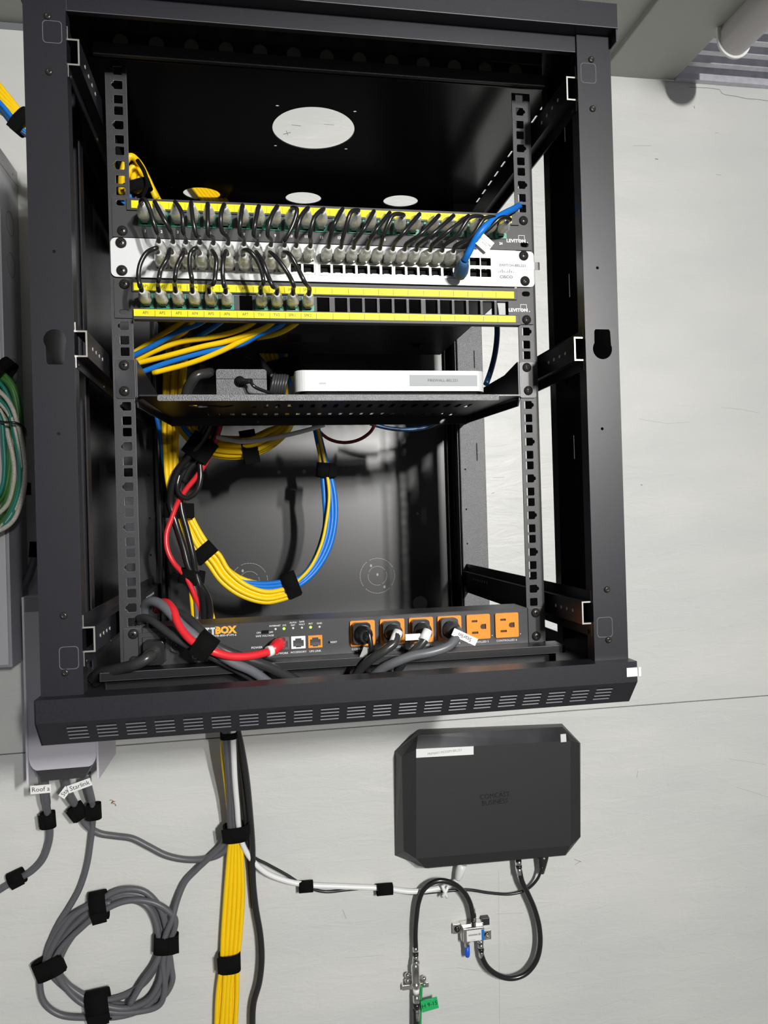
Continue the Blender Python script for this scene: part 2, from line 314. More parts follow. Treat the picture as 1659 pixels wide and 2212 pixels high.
# back panel with knockouts
m=M(); m.box(-258,258,432,434,-690,35); bp_=build('back_panel',m,BLKB,RK)
build('side_panel',M().box(-303,-301.6,47,398,-690,35),BLKG,RK)
SCR2=mat('scratched_ring',(.34,.34,.35),.4)
for cx in (111,-110):
    for r,seg in ((31,40),(17,30)):
        m=M()
        for i in range(seg):
            if (i*7)%11==3: continue
            a0=2*math.pi*i/seg; a1=2*math.pi*(i+.85)/seg
            m.add([(cx+r*math.cos(a0),431.8,-612+r*math.sin(a0)),(cx+r*math.cos(a1),431.8,-612+r*math.sin(a1)),(cx+(r-.7)*math.cos(a1),431.8,-612+(r-.7)*math.sin(a1)),(cx+(r-.7)*math.cos(a0),431.8,-612+(r-.7)*math.sin(a0))],[(0,1,2,3)])
        build('knockout_ring',m,SCR2,bp_)
    m=M()
    for dx,dz in ((-11,18),(12,-20),(0,2)): m.prism(circ(cx+dx,-612+dz,2.0,8,2.6),[],431.7,432,'XZ')
    build('knockout_tab',m,SCR2,bp_)
m=M(); m.prism(circ(186,-668+4,13,24),[],431.0,432); m.prism(circ(186,-505,2.5,10),[],431,432)
for k in (-95,-52,0): m.prism(circ(k+40,-427,3.2,12),[],430.6,432)
build('blanking_plug',m,mat('dull_grey_plug',(.20,.21,.20),.4),bp_)
# top cover : panel with fan openings, skirts, front channel
zt=35
hol=[circ(-1.5,179,57,48)]+[circ(x,y,2.7,10) for x,y in ((-53,126),(50,128),(-53,232),(50,230))]+[circ(-170,405,30,32,24),circ(-2,405,30,32,24),circ(165,400,30,32,24)]+[circ(x,y,1.8,8) for x,y in ((-216,385),(-200,330),(203,388))]
hol+=[[(297,y),(300,y),(300,y+21),(297,y+21)] for y in range(75,400,33)]
m=M().prism([(-303,-90),(303,-90),(303,436),(-303,436)],hol,zt,zt+1.6,'XY')
tc_=build('top_cover',m,BLKG,RK)
m=M(); m.box(-305,305,-110,-108.4,13,40); m.box(-305,305,-108.4,-90,13,14.6); m.box(-305,305,-108.4,436,38.4,40)
hol2=hol
m.v=m.v[:16]; m.f=m.f[:12]; m.mi=m.mi[:12]; m.sm=m.sm[:12]
m.box(-305,305,-108.4,-90,38.4,40)
m.box(-305,-303.4,-108.4,436,0,38.4); m.box(303.4,305,-108.4,436,0,38.4)
build('top_lip',m,BLK,RK,bevel=.5,edge=EDGE)
m=M(); m.box(-264,264,-92,-90.4,-5,13); m.box(-264,264,-90.4,-86,-5,-3.4); build('front_channel',m,BLK,RK,bevel=.4,edge=EDGE)
m=M(); m.box(-252,253,-31,-29.4,-8,5); m.box(-252,253,-29.4,-22,3.4,5); m.box(-252,253,-29.4,-26,-8,-6.4); build('cross_channel',m,RAILM,RK,bevel=.4)
m=M(); m.box(-262,262,-2,-.4,5,34.5); kp=build('knockout_strip',m,BLKD,RK)
for k in range(13):
    q=M().prism(circ(-228+38*k,25,8,24),[],-2.6,-2); build('knockout_disc',q,mat('satin_grey_disc',(.16,.15,.13),.3),kp)
# bottom tray
def louvre_face(t): # chamfered face between (y,z)=(-110,-693) and (-90,-719)
    L=math.hypot(20,26)
    return lambda u,v,w: (u,-110+20*v/L+26*w/L*1.0,-693-26*v/L+20*w/L)
f=louvre_face(0); hl=[]
for g in range(21):
    cx=-269+26.9*g
    for k in range(4):
        v=6+k*5.2; x0=cx-9+ (v-12)*.0; hl.append(rrect(x0,x0+18.5,v,v+2.0,.8,2))
m=M(); m.box(-305,305,-110,-108.4,-693,-671)
L=math.hypot(20,26)
for g in range(21):
    cx=-269+26.9*g; a=-305 if g==0 else cx-13.45; b=305 if g==20 else cx+13.45
    m.prism([(a,0),(b,0),(b,L),(a,L)],[h for h in hl[g*4:g*4+4]],0,1.4,f)
m.box(-305,305,-108.4,-84,-672.6,-671); m.box(-305,305,-90,60,-719,-717.4); m.box(-305,305,-84,-82.4,-680,-671)
for s in (-1,1):
    m.prism([(-110,-671),(-110,-693),(-90,-719),(436,-719),(436,-671)],[],s*303.4,s*305,'YZ')
tray=build('bottom_tray',m,BLK,RK,bevel=.4,edge=EDGE)
q=M()
for g in range(21):
    cx=-269+26.9*g
    for k in range(4):
        v=6+k*5.2+2.2; q.add([f(cx-9,v-.0,-.15),f(cx+9.5,v,-.15),f(cx+9.5,v+.7,-.9),f(cx-9,v+.7,-.9),f(cx-9,v+.9,.1),f(cx+9.5,v+.9,.1)],[(0,1,2,3),(3,2,5,4),(0,3,4),(1,5,2)])
build('louvre_lips',q,mat('louvre_edge',(.12,.12,.13),.3),tray)
m=M()
fh=[rrect(x0,x0+13,y0,y0+26,4,3) for x0 in range(150,285,19) for y0 in (60,96,132,168)]+[rrect(x0,x0+6.5,y0,y0+16,1,1) for x0 in range(-282,-240,10) for y0 in (40,62,84,106,128)]
m.prism([(-303,-84),(303,-84),(303,436),(-303,436)],fh+[rrect(-160,-60,300,390,8)],-692,-690,'XY')
build('bottom_panel',m,BLK,RK)
m=M(); m.box(-262,258,-31,-29.4,-673,-664); m.box(-262,258,-29.4,0,-665.6,-664); m.box(-262,258,-1.6,0,-690,-665); build('lower_cross_channel',m,BLKD,RK,bevel=.4,edge=EDGE)
tag(build('tape_tab',M().box(292.5,309,-110.9,-110.1,-687,-677.5).box(305.1,305.8,-110.9,-92,-687,-677.5),PAP,RK),'white tape tab on the lower right corner',None)
# hat section side brackets
def hat(s,z0,z1,z2,z3):
    f=lambda u,v,w,s=s:(s*v,w,u); t=1.6
    outer=[(z0,263.5),(z1,263.5),(z1,253),(z2,253),(z2,263.5),(z3,263.5)]
    inner=[(z3,265.1),(z2+t,265.1),(z2+t,254.6),(z1-t,254.6),(z1-t,265.1),(z0,265.1)]
    m=M().prism(outer+inner,[],-89.6,400,f); m.prism(outer+inner,[],-90,-89.6,f,1)
    o=build('side_bracket',m,[BLK if s<0 else BLKD,CUT],RK)
    d=M()
    ys=[-66,-50,-34,-18]+[250,262,274,286,298,310,322]
    for y in ys: d.cyl((s*252.6,y,(z1+z2)/2+(4 if y>200 else 0)),(s,0,0),1.9,1,10)
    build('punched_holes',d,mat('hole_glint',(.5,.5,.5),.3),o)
    r=M()
    for y in (-82,40,392): r.lathe((s*263.5,y,z3+4),(-s,0,0),[(0,2.4),(1.2,1.8),(1.3,.1)],10)
    build('rivet',r,SCR,o)
for s in (-1,1):
    hat(s,-19,-31,-57,-68.5); hat(s,-309,-317,-343,-353.5); hat(s,-595,-606.5,-631.5,-645)
# mounting rails
def hz(u,k): return -(u-1)*44.45-{0:6.35,1:22.225,2:38.1}[k]
def rail(s):
    f=lambda u,v,w,s=s:(s*u,w,v); m=M()
    z=0.0
    for u in range(1,16):
        zt_=-(u-1)*44.45; zb=zt_-44.45 if u<15 else -668
        holes=[]
        for k in range(3):
            c=hz(u,k); a=4.75; r=1.0
            if k==1: holes.append([(227.75,c-a+r),(227.75+r,c-a),(237.25-r,c-a),(237.25,c-a+r),(237.25,c-2.6),(238.8,c-2.0),(239.6,c-.8),(239.6,c+.8),(238.8,c+2.0),(237.25,c+2.6),(237.25,c+a-r),(237.25-r,c+a),(227.75+r,c+a),(227.75,c+a-r)])
            else: holes.append(rrect(227.75,237.25,c-a,c+a,1,2))
        m.prism([(223.2,zb),(246,zb),(246,zt_),(223.2,zt_)],holes,0,1.8,f)
    m.box(s*244.6,s*246.2,1.8,42,-668,0); m.box(s*246.2,s*252.8,38,40,-668,0)
    return build('mounting_rail',m,RAILM,RK,bevel=.3,edge=EDGE)
for s in (-1,1): rail(s)
# ================================================================ RACK DEVICES
KX=[]
for g0 in (-207.3,-99.8,8.3,115.8): KX+=[g0+17.5*k for k in range(6)]
SX=[]
for x0 in (-196.8,-107.3,-15.2,71.2): SX+=[x0+14.45*(k+.5) for k in range(6)]
BODY_Y=-2.2
def ear_slot(m_,x,z): pass
def panel(name,label,zt_,zb,jz0,jz1,screws,slots,upper):
    t=thing(name,label,'patch panel',(0,0,zb))
    hol=[[(x-7.2,jz0),(x+7.2,jz0),(x+7.2,jz1),(x-7.2,jz1)] for x in KX]
    sl=[rrect(x-5,x+5,z-3,z+3,2.9,4) for x,z in slots]
    m=M(); m.prism([(-242,zb+.3),(242,zb+.3),(242,zt_-.3),(-242,zt_-.3)],hol+sl,-2.2,-.2)
    for a,b in ((-216,-106),(-108.5,-1),(-.5,107),(107.5,214)):      # sides of the openings give the face its depth
        pass
    for x in KX:
        m.box(x-8.2,x-7.2,-.2,9,jz0-1,jz1+1); m.box(x+7.2,x+8.2,-.2,9,jz0-1,jz1+1)
    m.box(-222,222,-.2,9,jz1+1,jz1+2.2); m.box(-222,222,-.2,9,jz0-2.2,jz0-1)
    build('panel_face',m,PANELM,t,bevel=.25,edge=EDGE)
    if upper:
        z0,z1=-160.0,-151.6; ys=[(z0,z1)]
        m=M().box(-226,226,-4.4,-2.2,-162,-149.2); build('label_holder',m,PANELM,t)
    else:
        m=M().box(-223,221,-4.2,-2.2,-252,-240.5).box(-221,222,-12,-2.2,-284.6,-281).box(-221,222,-7.5,-2.2,-282,-271.2); build('label_holder',m,PANELM,t,bevel=.4)
        ys=[(-250.6,-242.4),(-280.6,-272.4)]
    for q,(z0,z1) in enumerate(ys):
        yy=-4.6 if q==0 else -7.8
        s_=M().box(-221,217,yy-.3,yy+.2,z0,z1); lab=build('label_strip',s_,YEL,t)
        m=M()
        for i in range(1,24):
            x=(KX[i]+KX[i-1])/2; m.box(x-.2,x+.2,yy-.45,yy-.3,z0+.6,z1-1.2)
        if not upper:
            for x,s in zip(KX,['AP1','AP2','AP3','AP4','AP5','AP6','AP7','TV1','TV2','SPK1','SPK2']): text_m(s,3.3,(x-1,yy-.45,(z0+z1)/2+.2),m=m,sx=.85)
            build('printed_labels',m,TXK,lab)
        else:
            for x,s in zip(KX[12:],['','D14','','D16','D17','','D19','D20','D21','D22','','']):
                if s: text_m(s,2.9,(x-1,yy-.45,(z0+z1)/2+.6),m=m,sx=.85)
            build('printed_labels',m,mat('grey_label_print',(.28,.25,.04),.5),lab)
    m=M()
    if upper:
        for i,x in enumerate(KX): text_m(str(i+1),2.9,(x,-2.35,-184.2),m=m,bold=.04)
    zl=-176.6 if upper else -260.6
    zl=-180.5 if upper else -264.0
    x0=204.5
    text_m('LEVITON',3.9,(222.5,-2.35,zl),m=m,sx=1.08,bold=.035); m.prism(circ(236.8,zl-1.3,.7,8),[],-2.4,-2.2)
    if True:
        bx,bz=229.5,zl+3.6; m.prism([(bx-4,bz-3.6),(bx+4,bz-3.6),(bx+4,bz+3.6),(bx-4,bz+3.6)],[[(bx-3.5,bz-3.1),(bx+3.5,bz-3.1),(bx+3.5,bz+3.1),(bx-3.5,bz+3.1)]],-2.4,-2.2)
    build('printed_markings',m,TXW,t)
    for x,z in screws: screw(t,x,-2.2,z)
    if upper: jacks=range(24)
    else: jacks=[0,1,2,3,4,5,7,8,9,10]
    for i in jacks:
        x=KX[i]; m=M().prism([(x-7,jz0+.2),(x+7,jz0+.2),(x+7,jz1-.2),(x-7,jz1-.2)],[[(x-5.9,jz0+5.4),(x+5.9,jz0+5.4),(x+5.9,jz1-3),(x-5.9,jz1-3)]],-3.4,12); m.box(x-6.5,x+6.5,9,12,jz0+1,jz1-1,1); m.box(x-3,x+3,-3.4,-2,jz0+1.2,jz0+4.6,0)
        build('keystone_jack',m,[GRN,DARK],t)
    return t
P1=panel('patch_panel','upper black patch panel with 24 green jacks numbered 1 to 24',-147.6,-191.6,-178.6,-162.2,[(-231.5,-184.7),(232.5,-155.5)],[(-232.5,-153.8),(233,-184.6)],True)
P2=panel('patch_panel','lower black patch panel with two yellow label strips and thirteen empty openings at the right',-237.2,-281,-270.4,-253.4,[(-230.8,-243.6),(232.8,-275.2)],[(-232.5,-274.4),(233,-244)],False)

# ---- network switch
SWT=thing('network_switch','white faced 48 port network switch mounted between the two patch panels','network switch',(0,0,-236))
zt_,zb=-192.3,-236.2
banks=[(-197.4,-109.5),(-107.8,-20.6),(-15.8,70.4),(71.6,158.6)]
pz=[(-226.2,-215.2),(-213.6,-202.4)]
hol=[]
for x0,x1 in banks: hol.append([(x0,-228.2),(x1,-228.2),(x1,-200.8),(x0,-200.8)])
hol+=[[(162.5,-226.4),(190.8,-226.4),(190.8,-201.2),(162.5,-201.2)]]
hol+=[rrect(s*232.5-4,s*232.5+4,z-3,z+3,2.8,4) for s in (-1,1) for z in (-198.4,-228.6)]
m=M().prism(rrect(-244.5,244.5,zb+.4,zt_-.4,6,5),hol,-3.0,-1.2); build('faceplate',m,WHT,SWT,bevel=.25)
m=M(); m.box(-220,220,-1.0,0,zb+.6,zb+1.4); m.box(-220,220,0,372,zb+.2,zb+1.2); m.box(-220,220,0,372,zt_-1.2,zt_-.2); m.box(-220,-219,0,372,zb,zt_-.2); m.box(219,220,0,372,zb,zt_-.2); m.box(-220,220,371,372,zb,zt_-.2)
ch=build('chassis',m,BLK,SWT,bevel=.3)
m=M().box(-42,22,240,290,zb-.1,zb+.2); for_txt=None
build('rating_sticker',m,mat('dark_sticker',(.028,.028,.028),.18),ch)
R_under=Matrix(((1,0,0),(0,1,0),(0,0,1)))
m=M().lathe((165,300,zb+.2),(0,0,-1),[(0,8),(3,8),(3.2,.1)],20); build('rubber_foot',m,DARK,ch)
for (x0,x1),first in zip(banks,(1,13,25,37)):
    pb=M(); 
    fr=mat('port_shield',(.62,.62,.60),.25,.8)
    w=(x1-x0)/6; hh=[]
    for k in range(6):
        for a,b in pz: hh.append([(x0+w*k+1.3,a+.6),(x0+w*(k+1)-1.3,a+.6),(x0+w*(k+1)-1.3,b-.6),(x0+w*k+1.3,b-.6)])
    pb.prism([(x0+.3,-228),(x1-.3,-228),(x1-.3,-201),(x0+.3,-201)],hh,-3.3,8)
    b_=build('port_bank',pb,fr,SWT)
    d=M().box(x0+.5,x1-.5,6,7.5,-227.5,-201.5); build('port_cavity',d,DARK,b_)
    g=M()
    for k in range(6):
        cx=x0+w*(k+.5); g.box(cx-3.2,cx+3.2,-2.5,5,pz[0][0]+.5,pz[0][0]+1.6); g.box(cx-3.2,cx+3.2,-2.5,5,pz[1][1]-1.6,pz[1][1]-.5)
    build('latch_guides',g,CHR,b_)
m=M().box(162.6,190.7,6,8,-226.3,-201.3,1)
m.prism([(162.6,-226.3),(190.7,-226.3),(190.7,-201.3),(162.6,-201.3)],[[(a,b),(a+12.6,b),(a+12.6,b+9.4),(a,b+9.4)] for a in (163.6,177.2) for b in (-225.3,-211.7)],-3.2,6.5)
build('fibre_port_cage',m,[CHR,DARK],SWT)
m=M()
for a in (165,170.5,178.6,184.1): m.box(a,a+4.2,-4.0,-3.2,-215.8,-211.9)
build('port_latches',m,PAP,SWT)
m=M()
for i in range(24):
    x=SX[i]
    for d_,n in ((-3.4,2*i+1),(3.4,2*i+2)): text_m('%d'%n+'x',1.3,(x+d_,-3.12,-231.0),m=m)
for x,s in ((169.5,'SFP 50'),(184.5,'SFP 52')): text_m(s,1.5,(x,-3.12,-231.0),m=m)
for x,s in ((169.5,'SFP 49'),(184.5,'SFP 51')): text_m(s,1.4,(x,-3.12,-198.0),m=m)
text_m('10/100/1000 BASE-T POE',1.2,(-60,-3.12,-197.6),m=m); text_m('PoE+ 24-Port 370W',1.2,(-175,-3.12,-197.6),m=m)
build('port_numbers',m,TXG,SWT)
m=M(); text_m('CISCO',3.4,(208.5,-3.12,-224.6),m=m,sx=1.15,bold=.03)
for i,h in enumerate((1,2,3.6,2,1,2,3.6,2,1)): m.box(199.0+i*2.35-.35,199.0+i*2.35+.35,-3.25,-3.0,-219.3,-219.3+h*1.15)
build('maker_logo',m,mat('slate_print',(.07,.08,.10),.5),SWT)
m=M().box(193.5,242.5,-3.3,-3.1,-215.6,-205.2); build('tape_end',M().box(242.5,251,-3.3,-2.9,-215.0,-205.6),PAP,SWT)
lb=build('tape_label',m,mat('clear_tape',(.66,.68,.70),.2),SWT); m=M(); text_m('SWITCH-BEL221',2.9,(217,-3.45,-210.6),m=m,sx=1.15); build('label_text',m,TXK,lb)
for x,z in ((-233.2,-198.4),(-233,-228.8),(231.2,-198.2),(232,-228.8)): screw(SWT,x,-3.0,z,6.0)

# ---- shelf
SH=thing('rack_shelf','black vented cantilever rack shelf carrying the power brick and silver box','shelf',(0,0,-380))
for s in (-1,1):
    m=M(); f=lambda u,v,w,s=s:(s*u,w,v)
    m.prism(rrect(222,243,-369.6,-326,3),[],-1.8,0,f)
    m.prism([(-1.8,-326),(3,-326),(165,-368),(165,-379),(3,-379),(-1.8,-372)],[],s*220.2,s*222 if False else s*221.8,'YZ')
    m.v[-12:]=[(p[0]-s*(5+max(0,p[1])*13/165),p[1],p[2]) if p[1]>5 else p for p in m.v[-12:]]
    build('shelf_ear',m,BLK,SH,bevel=.4,edge=EDGE)
hol=[]
for y0 in (42,118):
    for k in range(24):
        x=-150+14.1*k
        if y0==42 and x<-100: continue
        hol.append([(x-2.6,y0),(x+2.6,y0),(x+2.6,y0+26),(x-2.6,y0+26)])
hol.append([(-170+0,46),(-118,46),(-118,52),(-128,64),(-160,64),(-170,52)])
m=M().prism([(-216,-20),(216,-20),(203,165),(-203,165)],hol,-370,-368.4,'XY'); m.prism([(-216,2),(-221,2),(-221,-1),(-216,-20)],[],-370,-368.4,'XY'); m.prism([(216,2),(221,2),(221,-1),(216,-20)],[],-370,-368.4,'XY')
build('shelf_deck',m,BLKD,SH)
m=M().prism(rrect(-197,189,-375.5,-368.4,2),[],-21.5,-20); build('front_lip',m,mat('painted_sheen_coat',(.085,.085,.09),.36,.3),SH,bevel=.3)  # lip colour lightened to stand for the light catching it
m=M().box(-203,203,163.4,165,-380,-368.4); build('rear_lip',m,BLKD,SH)
for x,z in ((-233.5,-333),(-234,-361.5),(231.5,-332.8),(232.5,-360.8)): screw(SH,x,-1.8,z)

# ---- silver box and power brick on the shelf
X0,_,Zt=at(637,800,-16); X1,_,_=at(1050,848,-16); _,_,Zb=at(840,845,-16); _,_,Zt=at(840,800,-16)
FW=thing('firewall_box','slim silver box with a paper name label on its front, on the shelf','network appliance',((X0+X1)/2,50,-368.4))
pr=rrect(X0,X1,-16,118,11,6)
build('case',M().prism(pr,[],Zb,Zt,'XY'),SILV,FW,bevel=1.2)
build('base_band',M().prism(rrect(X0+5,X1-3,-12,114,9,6),[],-367,Zb,'XY'),DARK,FW)
for x in (X0+25,X1-25):
    build('rubber_foot',M().cyl((x,10,-368.4),(0,0,1),6,1.5,16),DARK,FW)
a=at(885,810,-16.3); b=at(1031,834,-16.3)
l=build('paper_label',M().box(a[0],b[0],-16.5,-16.0,b[2],a[2]),TAPE,FW); m=M(); text_m('FIREWALL-BEL221',3.1,((a[0]+b[0])/2-1,-16.7,(a[2]+b[2])/2),m=m,sx=1.05); build('label_text',m,TXK,l)
a=at(697,828,-16.3); build('status_light',M().prism(rrect(a[0]-4,a[0]+4,a[2]-.9,a[2]+.9,.8),[],-16.3,-15.8),mat('grey_lamp',(.35,.35,.35),.4),FW)
a=at(466,797,12); b=at(577,848,12)
PB=thing('power_brick','black textured power brick left of the silver box on the shelf','power supply',((a[0]+b[0])/2,60,-368.4))
build('case',M().prism(rrect(a[0],b[0],-368.4,a[2],3,3),[],12,130),mat('sparkle_plastic',(.095,.095,.10),.42,bump=.9,bscale=800,cvar=.35,cscale=800),PB,bevel=.6)
mz=(a[2]+b[2])/2+2; build('seam_line',M().box(a[0]-.05,b[0]+.05,11.8,60,mz,mz+.5),DARK,PB)
c=at(518,824,10)
m=M().lathe((c[0],12,c[2]),(0,-1,0),[(0,6.5),(.8,6.5),(.9,4.4)],20); build('socket_ring',m,DARK,PB)
e=at(527,822,-6)
m=M(); d=Vector((e[0]+9,-8,e[2]-1))-Vector((c[0],12,c[2]))
for i in range(6):
    q=Vector((c[0],11,c[2]))+d*(i*.14); m.cyl(q,d,4.3-.3*i,d.length*.09,14)
m.cyl((c[0],11,c[2]),d,2.9,d.length*.9,12)
build('plug_boot',m,CBK,PB)
DCE=tuple(Vector((c[0],11,c[2]))+d*.88)
cable('power_cable','thin black lead from the power brick to the coiled black cord','cable',[DCE]+cpx([(548,834,-10),(575,846,0),(600,852,12)],0),2.0,CBK)
# coiled cord between brick and silver box
pts=[]
cx,cy,cz=at(601,826,18)
for i in range(90):
    q=i/90*6.0*2*math.pi; pts.append((cx-9+18*i/90+2*math.cos(q),cy+10*math.sin(q),cz-3+11*math.cos(q)))
cable('coiled_cord','black cord coiled tightly between the power brick and the silver box','cable',pts,1.9,mat('dull_black_cord',(.04,.04,.042),.35),sub=2,seg=8)
cable('power_cable','thick black power lead curving up behind the shelf, left of the power brick','cable',cpx([(400,862,90),(408,835,80),(425,812,72),(447,806,80),(452,800,110),(440,790,150)],0),6.2,mat('soft_black_cord',(.035,.035,.036),.28))

# ---- power distribution unit
PD=thing('power_conditioner','black rack power unit with six orange outlets at the bottom of the rack','power distribution unit',(0,0,-665.4))
m=M().box(-222.5,223.5,-1.0,45,-664.8,-622.4); build('body',m,PDUM,PD,bevel=.6)
m=M().prism([(-222,-664.4),(223,-664.4),(223,-622.9),(-222,-622.9)],[],-3.4,-1.0); fp=build('front_panel',m,PDUM,PD,bevel=.5)
for s in (-1,1):
    f=lambda u,v,w,s=s:(s*u,w,v)
    build('ear',M().prism([(224,-665),(242,-665),(242,-622.4),(224,-622.4)],[],-2,0,f),PANELM,PD,bevel=.3,edge=EDGE)
OX=[24.0-1.8+.0,57.0,91.3,125.4,160.6,195.8]
for i,x in enumerate(OX):
    z=-641.2
    hh=[[(x-7.6,z+7.2),(x-.6,z+7.2),(x-.6,z+10),(x-7.6,z+10)],[(x-7.6,z-10),(x-.1,z-10),(x-.1,z-7.2),(x-7.6,z-7.2)]]
    hh=[[(x-8.2,z+5.6),(x-1.4,z+5.6),(x-1.4,z+7.9),(x-8.2,z+7.9)],[(x-8.2,z-8.1),(x-.6,z-8.1),(x-.6,z-5.6),(x-8.2,z-5.6)],
        [(x+5.2+3.0*math.cos(math.radians(q)),z+3.0*math.sin(math.radians(q))) for q in range(90,271,20)]+[(x+9.2,z-3.0),(x+9.2,z+3.0)]]
    m=M().prism(rrect(x-14.4,x+14.4,z-14.6,z+14.6,1.6,3),hh,-6.2,-3.4); o=build('outlet',m,ORG,PD,bevel=.5)
    d=M()
    for h in hh:
        us=[p[0] for p in h]; vs=[p[1] for p in h]; d.box(min(us)+.2,max(us)-.2,-4.2,-3.6,min(vs)+.2,max(vs)-.2)
    build('outlet_slots',d,mat('slot_shadow',(.05,.02,.005),.6),o)
    build('status_led',M().lathe((x+17.2,-3.4,z-11.6),(0,-1,0),[(0,.8),(.4,.5),(.5,.05)],8),LEDO,o)
m=M()
for i,x in enumerate(OX): text_m('CONTROLLED %d'%(i+1),2.2,(x,-3.5,-659.6),m=m,sx=1.12)
def T(px,py,s,h,sx=1.1,mm=None,al='CENTER',bold=0.008):
    a=at(px,py,-3.5); text_m(s,h,(a[0],-3.55,a[2]),m=mm if mm is not None else m,sx=sx,align=al,bold=bold)
T(594,1352,'INTERNET',1.75);T(613.5,1351,' SYS',1.75);T(633,1345,'AUTO',1.75);T(633,1350.6,'RBT',1.75);T(652,1343,'SAFE',1.75);T(652,1349,'VOLT',1.75);T(671,1347.5,'PRT',1.75);T(690,1346.5,'GND',1.75)
T(558.5,1367,'ON',1.9);T(585,1366,'OFF',1.9);T(572,1373.6,'SAFE VOLTAGE',1.9);T(555,1399,'POWER',2.3);T(607,1411.5,'NETWORK',2.1);T(645,1408.5,'ACCESSORY',2.1);T(681,1406.5,'UPS LINK',2.1);T(721,1387,'RESET',1.9)
T(486,1372.6,'WB-800-IPVM-6',2.3,1.15,bold=0)
build('printed_text',m,TXW,fp)
m=M(); T(453.5,1364.5,'TT',7.4,1.0,m,bold=.05); build('printed_name_white',m,mat('silver_print',(.60,.62,.65),.4),fp)
m=M(); T(438,1366,'A',7.4,1.0,m,bold=.05); T(487,1361.5,'BOX',7.4,1.02,m,bold=.06); T(413,1366,'W',8.0,1.1,m); build('printed_name_orange',m,TXO,fp)
m=M(); T(434,1418,'Ovrc',6.2,1.1,m,bold=.02); T(434,1427.5,'enabled',2.6,1.3,m); build('printed_grey_mark',m,mat('dim_print',(.30,.30,.31),.5),fp)
for px,py,on in ((595,1359,0),(613.5,1358,1),(633,1357,0),(652,1356,0),(671,1355,1),(690,1354,0)):
    a=at(px,py,-3.5); build('status_led',M().lathe((a[0],-3.4,a[2]),(0,-1,0),[(0,1.5),(.8,1.2),(1.3,.1)],12),LED if on else LEDO,fp)
a=at(573,1365,-3.5); build('slide_switch',M().box(a[0]-4,a[0]+4,-4.0,-3.4,a[2]-1.8,a[2]+1.8).box(a[0]-3.5,a[0],-5.2,-4,a[2]-1.5,a[2]+1.5),DARK,fp)
a=at(711,1387.5,-3.5); build('reset_hole',M().lathe((a[0],-3.4,a[2]),(0,-1,0),[(0,1.2),(.2,.9)],12),DARK,fp)
for px,py,c_ in ((609.5,1390,CHR),(644.5,1387.5,PAP),(681,1385.5,ORG)):
    a=at(px,py,-3.5); x,z=a[0],a[2]; h_=[(x-6,z-4.5),(x-3,z-4.5),(x-3,z-5.6),(x+3,z-5.6),(x+3,z-4.5),(x+6,z-4.5),(x+6,z+2.6),(x+3.5,z+2.6),(x+3.5,z+4.6),(x-3.5,z+4.6),(x-3.5,z+2.6),(x-6,z+2.6)]
    o=build('network_port',M().prism([(x-8,z-7),(x+8,z-7),(x+8,z+7),(x-8,z+7)],[h_],-4.4,-2),c_,fp)
    d=M().box(x-6,x+6,-2.6,-2.1,z-5.6,z+4.6)
    g=M()
    for k in range(8): g.box(x-4.6+k*1.25,x-4.1+k*1.25,-3.6,-2.6,z-4.2,z-1)
    build('port_cavity',d,mat('port_brown',(.10,.05,.02),.5) if c_ is ORG else mat('port_grey',(.12,.12,.12),.5),o); build('port_pins',g,CHR,o)
a=at(382,1393,-3.5); build('breaker_button',M().lathe((a[0],-3.4,a[2]),(0,-1,0),[(0,9.5),(1.2,9.3),(1.3,7.6),(.8,7.4),(.9,5),(3.2,4.6),(3.3,2.8),(2.2,2.6),(2.3,.1)],32),PDUM,fp)
a=at(335,1402,-3.5); x,z=a[0],a[2]
m=M().prism(rrect(x-17,x+16,z-18.5,z+18.5,1.5),[rrect(x-13.5,x+11.5,z-14.5,z+13.5,1)],-5.0,-3.4); build('inlet_frame',m,PDUM,fp,bevel=.3)
for x,z in ((-231.5,-628.8),(-231.5,-658.5),(233.5,-628.8),(233.5,-656.8)):
    screw(PD,x,-2,z)
